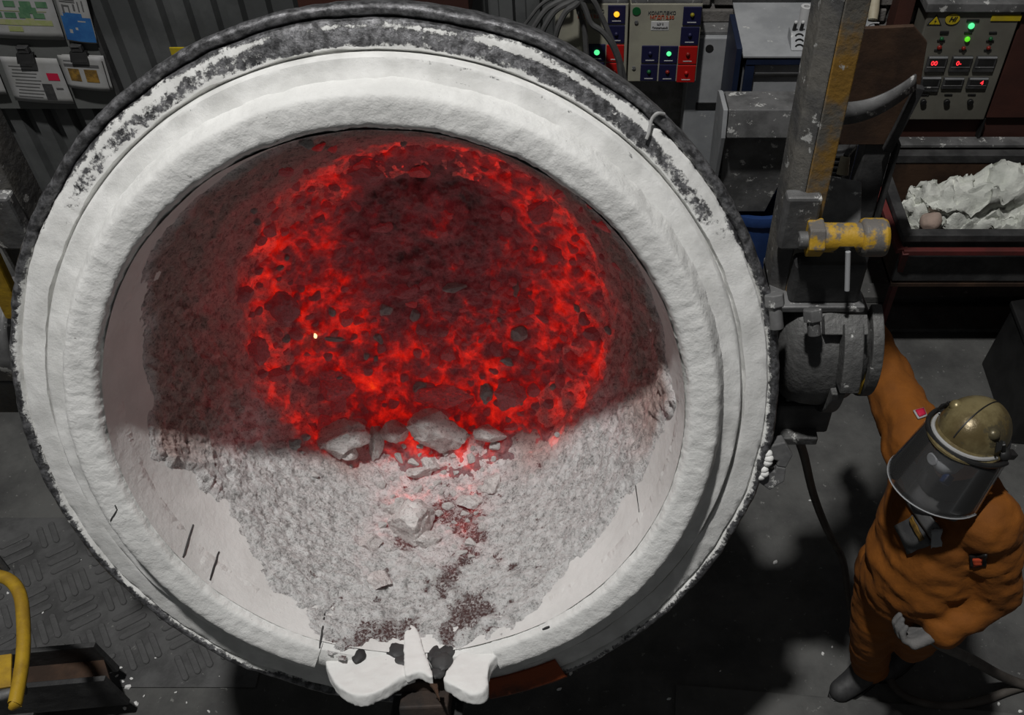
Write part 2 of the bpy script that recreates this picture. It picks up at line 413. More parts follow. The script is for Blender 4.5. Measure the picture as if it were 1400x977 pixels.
# low slab edge crossing the floor near the worker's boots
a, b = P(930, 938, z=0), P(1260, 966, z=0)
d = (b - a).normalized(); nrm = Vector((-d.y, d.x, 0)); a2 = a - d * .02; b2_ = b + d * 1.6
mb = MB().prism([a2, b2_, b2_ - nrm * 1.2, a2 - nrm * 1.2], (0, 0, .022))
solo(mb, 'floor_slab', MT['floor'], 'low concrete floor slab whose chipped edge runs under the boot', 'floor slab', bevel=.006)
a, b = P(1195, 455, z=0), P(1400, 456, z=0)
mb = MB().b2(a.x - .3, 4.2, a.y, a.y + .18, 0, .03)
solo(mb, 'floor_rail', MT['plate'], 'flat steel floor strip running below the red trough stand', 'floor strip', bevel=.004)
mb = MB().b2(a.x - .1, 4.2, a.y + .24, a.y + .36, 0, .05)
solo(mb, 'floor_rail', MT['floor'], 'raised concrete kerb behind the flat floor strip, under the trough', 'kerb', bevel=.006)

# ================================================================== LADLE
LC = Vector((-.448, 1.5615, 1.998)); AZ, EL = R(2.6), R(24.5)
ax = Vector((math.sin(AZ)*math.cos(EL), -math.cos(AZ)*math.cos(EL), math.sin(EL)))
rx = Vector((0, 0, 1)).cross(ax).normalized(); ux = ax.cross(rx)
LB = Matrix((rx, ux, ax)).transposed()
LM = Matrix.Translation(LC) @ LB.to_4x4(); LMi = LM.inverted()
ladle = thing('ladle', 'huge round tilted ladle with white lime lined mouth full of glowing red slag', 'ladle', LC)
ladle.rotation_euler = LB.to_euler()

def setattr_f(o, name, vals):
    at = o.data.attributes.new(name, 'FLOAT', 'POINT'); at.data.foreach_set('value', vals)

def nz(v, s, oct=4, H=.9, lac=2.1):
    return noise.fractal(Vector(v) * s, H, lac, oct)

# outer steel shell
o = MB().lathe([(.925, -.02), (.93, -.14), (.90, -.16), (.885, -.4), (.84, -.75), (.76, -.95), (.5, -1.06), (.001, -1.1)], 128).build('shell', MT['shell'], ladle, True, local=True)
for h in (-.3, -.62):
    rr = .905 if h > -.5 else .875
    MB().lathe([(rr - .03, h - .03), (rr + .02, h - .03), (rr + .02, h + .03), (rr - .03, h + .03)], 96).build('shell_band', MT['shell'], ladle, False, local=True)
# steel rim ring with powder
prof = [(.925, -.15), (.948, -.145), (.953, -.13), (.953, -.02), (.951, -.008), (.946, -.001), (.940, .002), (.933, .001), (.928, -.004), (.924, -.013), (.920, -.005), (.916, .001), (.905, .004), (.895, .006), (.885, .008), (.875, .010), (.865, .012), (.860, .012), (.857, .004), (.853, -.002), (.849, .004), (.845, .024)]
n = 720; mb = MB().lathe(prof, n)
dust = []
new = []
for i, q in enumerate(mb.v):
    k = i % len(prof); r_, h_ = prof[k]; th = math.degrees(math.atan2(q[1], q[0])) % 360
    up = .5 + .5 * math.cos(R(th - 88)); topness = sstep(.62, .97, up)     # bare steel along the top
    rr = (r_ - .85) / .10
    d = .95 - .66 * topness * sstep(.0, .22, rr) - .62 * sstep(.60, .9, rr) * (1 - .5 * topness)
    if .54 < rr < .64: d += .22 * topness
    if 30 < th < 75: d += .28 * (1 - abs(rr - .62) / .2) if abs(rr - .62) < .2 else 0
    if h_ < -.03: d = .12
    if 200 < th < 300: d -= .35 * sstep(.8, 1.0, rr)
    d += .25 * nz((q[0], q[1], 3), 3.0, 3)
    dust.append(max(0, min(1, d)))
    e = .0022 * nz(q, 22, 4) + .0035 * nz((q[0], q[1], 9), 6, 2)
    s = 1 + e / max(r_, .1); new.append((q[0] * s, q[1] * s, q[2] + e * .6))
mb.v = new
o = mb.build('rim_ring', MT['rim'], ladle, True, local=True); setattr_f(o, 'dust', dust)
# lime plastered ring between the steel and the collar
prof = [(.852, .004), (.849, .020), (.846, .031), (.842, .0365), (.836, .038), (.826, .039), (.816, .041), (.808, .044), (.802, .046), (.79, .05)]
mb = MB().lathe(prof, 720); new = []; dust = []
for i, q in enumerate(mb.v):
    e = .003 * nz(q, 11, 5); new.append((q[0], q[1], q[2] + e)); th = math.degrees(math.atan2(q[1], q[0])) % 360
    rr = math.hypot(q[0], q[1])
    d = 1.0 - .33 * sstep(.6, 1, .5 + .5 * math.cos(R(th - 80))) * (1 if .832 < rr < .845 or .805 < rr < .813 else 0)
    dust.append(max(.2, min(1, d)))
mb.v = new
o = mb.build('lime_ring', MT['rim'], ladle, True, local=True); setattr_f(o, 'dust', dust)
# refractory collar, broken open at the spout
def collar_disp(q):
    th = math.atan2(q[1], q[0])
    return .0020 * nz(q, 30, 5) + .0018 * nz((math.cos(th), math.sin(th), 4), 7, 3)
prof = [(.805, .035), (.798, .052), (.793, .064), (.788, .078), (.784, .090), (.779, .100), (.774, .106), (.768, .1085), (.760, .1095), (.750, .109), (.740, .108), (.730, .107), (.722, .106), (.716, .105), (.711, .103), (.707, .099), (.704, .093), (.701, .084), (.699, .070), (.695, .035), (.689, -.002), (.698, -.02)]
A0, A1 = -90 + 15.5, 270 - 22
mb = MB().lathe(prof, 900, A0, A1, cap=True); new = []
for q in mb.v:
    e = collar_disp(q); r_ = math.hypot(q[0], q[1])
    inward = sstep(.73, .70, r_); out = sstep(.765, .79, r_)
    s = 1 + (e * out - (e * 1.3 + .002 * nz(q, 60, 2)) * inward) / r_
    new.append((q[0] * s, q[1] * s, q[2] + e * (1 - inward) * (1 - .5 * out)))
mb.v = new
o = mb.build('collar', MT['lime'], ladle, True, local=True)
# lining wall
LP = [(.699, .10), (.69, 0), (.665, -.2), (.62, -.45), (.56, -.63), (.42, -.74), (0, -.80)]
hs = [q[1] for q in LP][::-1]; rs = [q[0] for q in LP][::-1]
def Rw(h): return float(np.interp(h, hs, rs))
prof = [(Rw(h), h) for h in np.linspace(.085, -.7, 60)]
mb = MB().lathe(prof, 256)
mb.v = [tuple(Vector(q) * 1.0 + Vector((q[0], q[1], 0)) * (.004 * nz(q, 6, 3))) for q in mb.v]
o = mb.build('lining', MT['lining'], ladle, True, local=True)
# seams in the bare lining, lower left: thin grooves between lining slabs
for (pxa, pya, pxb, pyb) in ((249, 762, 264, 715), (286, 795, 299, 752), (437, 888, 445, 832), (214, 722, 230, 686)):
    pass

# slag crust baked onto the wall; ragged upper edge
HBX = [-180, -150, -125, -105, -87, -78, -69, -56, -44, -31, -20, -8, 0, 8, 18, 26, 39, 58, 75, 88, 97, 120, 150, 180]
HBY = [.02, .0, -.0, -.123, -.107, -.03, -.12, -.18, -.09, .005, .09, .06, .03, .07, .09, .02, -.08, -.11, -.10, -.03, -.108, -.06, .0, .02]
def hb(phi): return float(np.interp(phi, HBX, HBY))
NT, NH = 840, 330
vs = []; heat = []; stain = []; alive = []; sinter_shade = []
hgrid = np.concatenate([np.linspace(.135, -.60, 280), np.linspace(-.605, -.70, NH - 280)])
STAINS = [(.115, -.03, .055), (.06, .03, .03), (-.055, .03, .05), (-.10, .02, .04), (.10, -.26, .03), (.13, -.33, .035), (-.10, -.33, .03), (.05, -.18, .04), (-.17, .05, .03), (.02, -.46, .04), (.10, -.42, .05)]
for i in range(NT):
    th = 2 * math.pi * i / NT; ct, s_t = math.cos(th), math.sin(th)
    phi = (math.degrees(th) + 90 + 180) % 360 - 180
    hbv = hb(phi)
    for h in hgrid:
        r0 = Rw(h); q = Vector((r0 * ct, r0 * s_t, h))
        big = nz(q, 5, 3); md = nz(q + Vector((5, 0, 0)), 17, 4); fi = nz(q + Vector((0, 7, 0)), 48, 4)
        edge = hbv + .035 * nz(q, 12, 4) + .01 * fi
        depth = edge - h
        thick = sstep(0, .05, depth) * (.012 + .010 * sstep(.1, .4, depth))
        dsp = thick + sstep(0.0, .06, depth) * (.010 * big + .0085 * md + .0065 * fi) 
        if depth <= 0: dsp = -.012
        r1 = r0 - dsp
        vs.append((r1 * ct, r1 * s_t, h)); alive.append(depth > -.01)
        # hot close to the bed, and in the streak that runs down to the spout
        hh = sstep(-.40, -.62, h) * .86 + .10 * sstep(-.1, -.45, h)
        if abs(phi) < 40:
            wdt = 1 - abs(phi + 3) / 26
            hh = max(hh * (.75 if abs(phi) > 20 else .9), (.58 + .22 * sstep(-.2, -.5, h)) * sstep(0, .5, wdt) * sstep(-.12, -.3, h))
        if abs(phi) >= 60: hh = max(hh, .22 + .40 * sstep(-.15, -.55, h))
        heat.append(hh)
        st = 0
        if abs(phi) < 40:
            for (sx, sh, sr) in STAINS:
                dd = math.hypot(q.x - sx, (h - sh) * .7) / sr * (1 + .9 * md + .5 * fi)
                if dd < 1.6: st = max(st, 1 - sstep(.5, 1.6, dd))
        stain.append(st)
        sinter_shade.append(sstep(60, 80, abs(phi)) * sstep(.0, .06, depth) * (1 if abs(phi) > 60 else 0) if depth > 0 else 0.0)  # shade of the side walls painted into the crust as a browner tone
        sinter_shade[-1] = max(sinter_shade[-1], .85 * sstep(-.46, -.60, h) * sstep(20, 34, abs(phi)))
fs = []
for i in range(NT):
    j = (i + 1) % NT
    for k in range(NH - 1):
        a, b, c, d = i*NH+k, j*NH+k, j*NH+k+1, i*NH+k+1
        if alive[a] or alive[b] or alive[c] or alive[d]: fs.append((a, b, c, d))
mb = MB(); mb.v = vs; mb.f = fs
crust = mb.build('slag_crust', MT['crust'], ladle, True, local=True); crust['kind'] = 'stuff'
setattr_f(crust, 'hotness', heat); setattr_f(crust, 'sinter_shade', sinter_shade); setattr_f(crust, 'stain', stain)
crust_v, crust_f = vs, fs

# glowing bed of slag at the bottom
vs = []; fs = []; heat = []; NR, NA = 170, 560
for i in range(NR + 1):
    r_ = .60 * i / NR
    for k in range(NA):
        t = 2 * math.pi * k / NA; x, y = r_ * math.cos(t), r_ * math.sin(t)
        base = float(np.interp(r_, [0, .3, .42, .56, .60], [-.785, -.755, -.715, -.615, -.53]))
        q = Vector((x, y, 0))
        h = base + .030 * nz(q, 5, 3) + .024 * nz(q + Vector((3, 1, 0)), 13, 4) + .008 * nz(q, 45, 4)
        vs.append((x, y, h))
        cold = math.hypot((x + .0) / 1.0, (y - .24) / 1.25)
        hv = .56 + .42 * sstep(.12, .36, cold)
        hv *= 1 - .28 * sstep(.50, .60, r_)
        if x < -.34 and y > 0: hv += .03
        heat.append(hv + .16 * nz(q, 5, 3))
for i in range(NR):
    for k in range(NA):
        fs.append((i*NA+k, i*NA+(k+1) % NA, (i+1)*NA+(k+1) % NA, (i+1)*NA+k))
mb = MB(); mb.v = vs; mb.f = fs
bed = mb.build('slag_bed', MT['bed'], ladle, True, local=True); bed['kind'] = 'stuff'
setattr_f(bed, 'hotness', heat); setattr_f(bed, 'stain', [0.0] * len(vs))
bvh = BVHTree.FromPolygons([Vector(q) for q in crust_v] + [Vector(q) for q in vs], crust_f + [tuple(i + len(crust_v) for i in f) for f in fs])
def hit(px, py):
    """surface point of the slag seen along a sight line, ladle coordinates"""
    o_ = LMi @ Vector((0, 0, CAMZ)); d_ = (LMi.to_3x3() @ P(px, py, Y=3.0) - LMi.to_3x3() @ Vector((0, 0, CAMZ))).normalized()
    return bvh.ray_cast(o_, d_)
# ---- spout: broken lime lips
def voxel_part(mb, name, m, parent, voxel, its, disp, sc=22.0):
    me = bpy.data.meshes.new('t'); me.from_pydata([tuple(q) for q in mb.v], [], mb.f)
    bm = bmesh.new(); bm.from_mesh(me); bmesh.ops.recalc_face_normals(bm, faces=bm.faces); bm.to_mesh(me); bm.free()
    to = bpy.data.objects.new('t', me); col.objects.link(to)
    md = to.modifiers.new('r', 'REMESH'); md.mode = 'VOXEL'; md.voxel_size = voxel; md.use_smooth_shade = True
    ms = to.modifiers.new('s', 'SMOOTH'); ms.iterations = its; ms.factor = .5
    out = bpy.data.meshes.new_from_object(to.evaluated_get(bpy.context.evaluated_depsgraph_get())); out.name = name
    bpy.data.objects.remove(to); out.update(); ns_ = [v.normal.copy() for v in out.vertices]
    for v, n_ in zip(out.vertices, ns_): v.co = v.co + n_ * disp * noise.fractal(v.co * sc, .9, 2.0, 5)
    out.materials.clear(); out.materials.append(MT[m]); out.polygons.foreach_set('use_smooth', [True] * len(out.polygons))
    o = bpy.data.objects.new(name, out); col.objects.link(o); o.parent = parent; return o
def lip(name, pts, ytop, th, parent=ladle, m='lip', bev=.018, tilt=0.0):
    P3 = [(x, ytop + tilt * (z - .1), z) for (x, z) in pts]
    return voxel_part(MB().prism(P3, (0, -th, 0)), name, m, parent, .005, 5 if bev > .004 else 1, .003)
def smooth_poly(pts, k=4):
    out = []; n = len(pts)
    for i in range(n):
        p0, p1, p2, p3 = [Vector((*pts[(i + j - 1) % n], 0)) for j in range(4)]
        for s in range(k):
            t = s / k
            q = .5 * ((2*p1) + (p2-p0)*t + (2*p0-5*p1+4*p2-p3)*t*t + (-p0+3*p1-3*p2+p3)*t**3)
            out.append((q.x, q.y))
    return out
mb = MB().lathe([(.690, -.05), (.688, -.005), (.694, .035), (.699, .07), (.704, .088), (.712, .10), (.73, .105), (.76, .10), (.785, .08), (.80, .03), (.80, -.05), (.690, -.05)], 40, -113, -73.5, cap=True)
mb.v = [tuple(Vector(q) * (1 + .006 * nz(q, 14, 4))) for q in mb.v]
fix_normals(mb.build('spout_floor', MT['lime'], ladle, True, local=True))
lip('spout_lip', smooth_poly([(-.275, .0), (-.265, .08), (-.248, .130), (-.216, .182), (-.174, .218), (-.132, .226), (-.092, .208), (-.048, .170), (-.010, .152), (-.04, .135), (-.085, .070), (-.11, .02), (-.15, .0), (-.19, -.02), (-.225, -.02)]), -.698, .04, tilt=-.10)
lip('spout_tongue', smooth_poly([(-.058, .0), (-.025, .0), (.005, .09), (.036, .180), (-.002, .160), (-.034, .172), (-.045, .12)]), -.690, .03, bev=.003, tilt=-.1)
lip('spout_lip', smooth_poly([(.064, .18), (.084, .12), (.11, .07), (.15, .02), (.205, .0), (.215, .08), (.186, .13), (.180, .18), (.178, .220), (.155, .238), (.125, .230), (.09, .205)]), -.698, .042, tilt=-.1)
lip('spout_splinter', [(.030, .20), (.052, .20), (.062, .262)], -.705, .012, m='rust', bev=.002)
o = MB().b2(-.20, .15, -.80, -.76, -.02, .13).build('spout_gap_backing', MT['shell'], ladle, local=True, bevel=.006)  # dark backing added so the gap between the lips shows black
MB().b2(-.06, .07, -.86, -.79, .02, .19).build('spout_bracket', MT['shell'], ladle, local=True, bevel=.006)
MB().b2(-.10, .10, -.89, -.87, .05, .17).build('spout_bracket', MT['steel_dk'], ladle, local=True, bevel=.004)
MB().lathe([(.875, .016), (.945, .008), (.955, .0), (.955, -.03)], 24, -80, -66).build('orange_band', MT['brown_orange'], ladle, local=True, solid=.006)  # orange arc strip on the lower rim
# dark blobs standing in for the shaded gaps between the spout lips
for (x, y, z, r_) in ((-.072, -.702, .07, .028), (-.055, -.706, .105, .022), (.032, -.706, .085, .026), (.055, -.706, .115, .030), (.068, -.703, .075, .026), (.045, -.715, .145, .022), (-.17, -.690, .095, .020), (-.20, -.684, .07, .014), (.09, -.70, .05, .02)):
    mb = MB().sphere((x, y, z), (r_, r_ * .5, r_ * 1.2), 14, 9)
    mb.v = [tuple(Vector(q) + Vector((nz(q, 40, 3), nz((q[1], q[0], q[2]), 40, 3), nz((q[2], q[0], q[1]), 40, 3))) * .006) for q in mb.v]
    mb.build('spout_gap_dark', MT['steel_dk'], ladle, True, local=True)
# seams between lining slabs
def seam(pa, pb, rad=.0035, m='steel_dk'):
    pts = []
    for i in range(9):
        t = i / 8; h_ = hit_l(pa[0] + (pb[0] - pa[0]) * t, pa[1] + (pb[1] - pa[1]) * t)
        if h_: pts.append(h_ + Vector((nz((i, pa[0], 0), 1.3, 2), 0, 0)) * .002)
    if len(pts) > 2: MB().tube(pts, [rad * (.4 + .6 * math.sin(math.pi * min(1, .15 + .8 * i / len(pts)))) for i in range(len(pts))], 6).build('seam', MT[m], ladle, True, local=True)
dg = bpy.context.evaluated_depsgraph_get()
lin = bpy.data.objects['lining'].data; colm = bpy.data.objects['collar'].data
lv = [v.co.copy() for v in lin.vertices]; lf = [tuple(p.vertices) for p in lin.polygons]; nb = len(lv)
lv += [v.co.copy() for v in colm.vertices]; lf += [tuple(i + nb for i in p.vertices) for p in colm.polygons]
nb = len(lv); rim_m = bpy.data.objects['rim_ring'].data
lv += [v.co.copy() for v in rim_m.vertices]; lf += [tuple(i + nb for i in p.vertices) for p in rim_m.polygons]
bvl = BVHTree.FromPolygons(lv, lf)
CO = LMi @ Vector((0, 0, CAMZ))
def ldir(px, py): return ((LMi @ P(px, py, Y=3.0)) - CO).normalized()
def hit_l(px, py):
    r_ = bvl.ray_cast(CO, ldir(px, py)); return r_[0]
seam((250, 762), (264, 717)); seam((287, 793), (299, 754)); seam((437, 886), (444, 838)); seam((874, 700), (866, 640), .0018)
seam((151, 712), (160, 697), .0022); seam((160, 697), (157, 690), .0018); seam((752, 856), (742, 860), .004)
# lug with a hole on the right rim, and lime lump on it
th = R(-13)
def pol(r_, t, h): return Vector((r_ * math.cos(t), r_ * math.sin(t), h))
mb = MB()
for s in (1, -1):
    mb.prism([pol(.945, th + s * .055, -.06), pol(.945, th + s * .02, -.06), pol(.985, th + s * .016, -.06), pol(.985, th - .0 + s * .0, -.06), pol(1.012, th, -.06), pol(1.02, th + s * .04, -.06), pol(.99, th + s * .075, -.06)], (0, 0, .045))
o = mb.build('rim_lug', MT['steel'], ladle, local=True, bevel=.004); fix_normals(o)
mb = MB()
for k in range(7): mb.sphere(pol(.945 + .01 * random.random(), th - .035 + .012 * k, -.015 + .012 * random.random()), (.014, .012, .012), 10, 7)
mb.build('lime_lump', MT['lip'], ladle, True, local=True)
# trunnion shafts
for s in (1, -1):
    MB().cyl((.80 * s, .0, -.32), (1.03 * s, 0, -.32), .10, n=28).build('trunnion', MT['cast'], ladle, True, local=True)

# ---- slag lumps
def rock(seed, sub, cuts=7, amp=.12):
    rnd = random.Random(seed); bm = bmesh.new(); bmesh.ops.create_icosphere(bm, subdivisions=sub, radius=1.0)
    planes = []
    for _ in range(cuts):
        v = Vector((rnd.uniform(-1, 1), rnd.uniform(-1, 1), rnd.uniform(-.7, 1))).normalized(); planes.append((v, rnd.uniform(.5, .82)))
    for v in bm.verts:
        for (nn, dd) in planes:
            e = v.co.dot(nn) - dd
            if e > 0: v.co -= nn * e
        v.co *= 1 + amp * (noise.fractal(v.co * 1.9 + Vector((seed, 0, 0)), .8, 2.1, 6) - .5 * abs(noise.noise(v.co * 4.5 + Vector((0, seed, 0)))))
    me = bpy.data.meshes.new('slag_lump'); bm.to_mesh(me); bm.free()
    me.polygons.foreach_set('use_smooth', [True] * len(me.polygons))
    try: me.set_sharp_from_angle(angle=R(28))
    except Exception: pass
    return me
def dress(me, m, heat):
    me = me.copy(); me.materials.append(MT[m])
    for nme, v in (('hotness', heat), ('stain', 0.0), ('sinter_shade', 0.0)):
        at = me.attributes.new(nme, 'FLOAT', 'POINT'); at.data.foreach_set('value', [v] * len(me.vertices))
    return me
CR = cam.rotation_euler.to_matrix()
def put_lump(me, px, py, wpx, hpx, rot, label, group=None, sink=.35, thick=.6, name='slag_lump', at=None):
    if at is None:
        h_ = hit(px, py)
        if h_[0] is None: return None
        w_ = LM @ h_[0]; nn = (LM.to_3x3() @ h_[1]).normalized()
    else:
        w_, nn = at
    dep = (w_ - Vector((0, 0, CAMZ))).dot(Vector((0, math.cos(PITCH), -math.sin(PITCH)))); s = dep / FPX
    a_, b_ = wpx * s / 2, hpx * s / 2; c_ = min(a_, b_) * thick * 1.3
    o = bpy.data.objects.new(name, me); col.objects.link(o)
    if nn.dot(Vector((0, 0, CAMZ)) - w_) < 0: nn = -nn
    o.location = w_ + nn * c_ * (1 - 2 * sink) * .5
    rm = CR @ Matrix.Rotation(R(rot), 3, 'Z')
    o.rotation_euler = rm.to_euler(); o.scale = (a_, b_, c_)
    return tag(o, label, 'slag', group)

BIG = [ # px, py, w, h, rot, kind, heat, seed, label
 (458, 602, 84, 56, 12, 'lump_pale', .30, 1, 'broad pale slag lump at the left end of the row below the glow'),
 (468, 624, 44, 30, 5, 'lump_pale', .34, 2, 'small knobbly pale slag lump below the broad one at the left of the row'),
 (515, 607, 22, 52, -4, 'lump_pale', .10, 3, 'narrow upright pale slag slab standing between two rounder lumps'),
 (541, 598, 36, 42, 18, 'lump_pale', .38, 4, 'rounded pale slag lump rimmed with red, right of the upright slab'),
 (602, 592, 82, 60, -14, 'lump_pale', .30, 5, 'largest pale slag boulder with a red cleft at the middle of the mouth'),
 (585, 634, 34, 22, -25, 'lump_pale', .42, 6, 'small pale slag lump under the largest boulder'),
 (570, 650, 40, 24, 10, 'lump_pale', .44, 7, 'low pinkish slag lump above the salmon coloured patch'),
 (560, 722, 78, 64, 8, 'lump_pale', .36, 8, 'big knobbly grey slag cluster with a red crack under it, low in the ladle'),
 (545, 700, 36, 30, 40, 'lump_pale', .22, 9, 'grey slag knob on the upper left of the knobbly cluster'),
 (585, 742, 40, 34, 20, 'lump_pale', .3, 10, 'grey slag knob at the lower right of the knobbly cluster'),
 (640, 688, 40, 26, 6, 'lump_pale', .36, 11, 'flat brownish grey slag lump left of the angular one'),
 (673, 663, 30, 34, -30, 'lump_pale', .34, 12, 'angular brownish grey slag lump standing alone on the right of the lit slag'),
 (520, 797, 34, 28, -8, 'lump_pale', .42, 13, 'small pinkish slag lump with a red crack beneath, nearest the spout'),
 (505, 746, 36, 26, 15, 'lump_pale', .42, 14, 'reddish slag lump left of the knobbly cluster'),
 (680, 598, 52, 30, -6, 'lump_pale', .36, 15, 'pale slag lump right of the largest boulder on the light line'),
 (380, 421, 46, 52, 30, 'lump_hot', .25, 16, 'big dull purple slag lump on the left of the glowing bed'),
 (456, 528, 62, 44, -6, 'lump_hot', .40, 17, 'wide dull red slag lump with a grey crest, lower left of the glow'),
 (450, 518, 40, 12, 4, 'lump_grey', 0, 18, 'thin grey slag flake lying on the wide dull lump'),
 (663, 535, 22, 36, -10, 'lump_grey', 0, 19, 'bright grey upright slag flake in the glowing slag'),
 (699, 541, 48, 40, 10, 'lump_hot', .38, 20, 'rounded purple slag lump right of the grey upright flake'),
 (572, 532, 26, 20, 30, 'lump_grey', 0, 21, 'small grey slag lump left of the upright grey flake'),
 (452, 463, 42, 9, -6, 'lump_grey', 0, 22, 'long thin grey slag sliver beside the brightest spark'),
 (515, 460, 12, 24, 35, 'lump_grey', 0, 23, 'bone shaped grey slag sliver in the middle of the red bed'),
 (622, 393, 34, 16, 2, 'lump_grey', 0, 24, 'pale flat slag flake in the dull centre of the bed'),
 (722, 415, 42, 44, -30, 'lump_hot', .35, 25, 'purple slag lump with a grey horn on the right of the bed'),
 (705, 394, 12, 26, 8, 'lump_grey', 0, 26, 'grey horn shaped flake above the purple lump on the right'),
 (390, 462, 14, 12, 0, 'lump_grey', 0, 27, 'small grey pebble of slag left of the bright spark'),
 (355, 512, 24, 14, 15, 'lump_hot', .3, 28, 'dull slag lump at the lower left edge of the glow'),
 (745, 285, 52, 40, 20, 'lump_hot', .32, 29, 'dull purple slag plate high on the right of the bed'),
 (760, 345, 30, 26, 0, 'lump_hot', .34, 30, 'round dull slag lump on the upper right of the bed'),
 (500, 235, 60, 40, 0, 'lump_hot', .22, 31, 'greyish slag mass near the top of the visible bed'),
 (400, 610, 26, 20, 20, 'lump_grey', 0, 32, 'grey slag chip at the far left of the light line'),
 (345, 478, 40, 48, 10, 'lump_hot', .34, 33, 'dull red slag lump at the left border of the glowing bed'),
 (555, 400, 40, 30, 10, 'lump_hot', .3, 34, 'faint purple lump in the dim middle of the bed'),
 (610, 540, 90, 46, -4, 'lump_hot', .44, 35, 'broad red slag hump just above the largest pale boulder'),
]
for (px, py, w_, h_, rot, kind, heat, seed, label) in BIG:
    if kind == 'lump_hot': heat += .40
    put_lump(dress(rock(seed, 4, 8, .16), kind, heat), px, py, w_, h_, rot, label, sink=(-.05 if py < 640 and kind == 'lump_pale' else .18), thick=.95 if kind == 'lump_pale' else .5)
put_lump(dress(rock(77, 2), 'ember', 0), 431, 459, 6, 8, 20, 'tiny white hot spark at the left end of the long grey sliver', sink=.1, name='ember')
# the many small ones
var_hot = [dress(rock(100 + i, 2), 'lump_hot', .66 + .06 * (i % 4)) for i in range(8)]
var_gry = [dress(rock(120 + i, 2), 'lump_grey', 0) for i in range(4)]
var_pale = [dress(rock(140 + i, 2), 'lump_pale', .2) for i in range(6)]
def zone(px, py): return ('upper' if py < 330 else 'middle' if py < 460 else 'lower', 'left' if px < 500 else 'centre' if px < 670 else 'right')
rnd = random.Random(11); cnt = 0; placed = []
while cnt < 210:
    px = rnd.uniform(325, 850); py = rnd.uniform(190, 590)
    if math.hypot((px - 585) / 265, (py - 380) / 240) > 1: continue
    coldc = math.hypot((px - 575) / 1.0, (py - 320) / 1.2)
    if coldc < 95 and rnd.random() < .7: continue
    if py < 420 and rnd.random() < .45: continue
    s = rnd.choice((9, 11, 13, 15, 18, 24))
    if any(math.hypot(px - a, py - b) < (s + c) * .42 for a, b, c in placed): continue
    placed.append((px, py, s))
    g = rnd.random() < .10
    o = put_lump(rnd.choice(var_gry) if g else rnd.choice(var_hot), px, py, s * rnd.uniform(.9, 1.5), s * rnd.uniform(.7, 1.2), rnd.uniform(-60, 60),
        ('small grey slag pebble' if g else 'small dull red slag lump') + ' in the %s %s of the glowing bed' % zone(px, py), ('grey slag pebbles, ' if g else 'small slag lumps, ') + '%s %s of the bed' % zone(px, py), sink=.3)
    cnt += 1
cnt = 0; placed = []
while cnt < 80:
    px = rnd.gauss(575, 75); py = rnd.uniform(585, 800)
    if abs(px - 575) > 40 + (800 - py) * .75: continue
    s = rnd.choice((6, 8, 8, 10, 12, 15))
    if any(math.hypot(px - a, py - b) < (s + c) * .5 for a, b, c in placed): continue
    placed.append((px, py, s))
    put_lump(rnd.choice(var_pale), px, py, s * rnd.uniform(.9, 1.5), s * rnd.uniform(.8, 1.2), rnd.uniform(-60, 60), 'small pale slag crumb on the %s %s of the lit slope' % (('upper' if py < 690 else 'lower'), ('left' if px < 575 else 'right')), 'pale slag crumbs, %s %s of the lit slope' % (('upper' if py < 690 else 'lower'), ('left' if px < 575 else 'right')), sink=.25)
    cnt += 1
def crv0(pts, k=5):
    out = []
    for i in range(len(pts) - 1):
        p0 = pts[max(i-1, 0)]; p1 = pts[i]; p2 = pts[i+1]; p3 = pts[min(i+2, len(pts)-1)]
        for s in range(k):
            t = s / k; out.append(.5 * ((2*p1) + (p2-p0)*t + (2*p0-5*p1+4*p2-p3)*t*t + (-p0+3*p1-3*p2+p3)*t**3))
    return out + [pts[-1]]
# bent white wire on the rim
pts = []
for (px, py) in ((907, 155), (898, 154), (891, 161), (888, 171), (886, 181), (883, 189)):
    q = hit_l(px, py)
    if q is None: q = (LMi @ P(px, py, Y=1.9))
    pts.append(LM @ (q + Vector((0, 0, .012))))
solo(MB().tube(crv0(pts), .0042, 8), 'wire_scrap', MT['paper'], 'short bent white wire lying over the upper right rim', 'wire', smooth=True)

# ================================================================== BAIL ARMS AND TILTING GEAR
TY, TZ = 1.85, 1.965
def bail(side, xin, label):
    t = thing('bail_arm', label, 'hanger', (xin + side * .06, 1.92, 2.07))
    x0 = xin; x1 = xin + side * .092
    # hanger bar: web and a bent back flange
    MB().prism([(x0, 1.86, 2.08), (x0 + side * .038, 1.835, 2.08), (x0 + side * .038, 1.855, 4.4), (x0, 1.88, 4.4)], (0, .10, 0)).build('web', MT['bail'], t, bevel=.004)
    MB().prism([(x0 + side * .039, 1.834, 2.10), (x1, 1.838, 2.14), (x1, 1.858, 4.4), (x0 + side * .039, 1.854, 4.4)], (0, .03, 0)).build('flange', MT['bail_y'] if side > 0 else MT['bail'], t, bevel=.003)
    MB().box((x0 + side * .035, 1.835, 2.37), (.085, .04, .16)).build('pin_plate', MT['steel'], t, bevel=.008)
    return t
bail(1, .49, 'tall grey hanger arm with flaking yellow paint rising right of the ladle')
bail(-1, -1.36, 'left hanger arm of dark yellow stained steel partly behind the ladle rim')
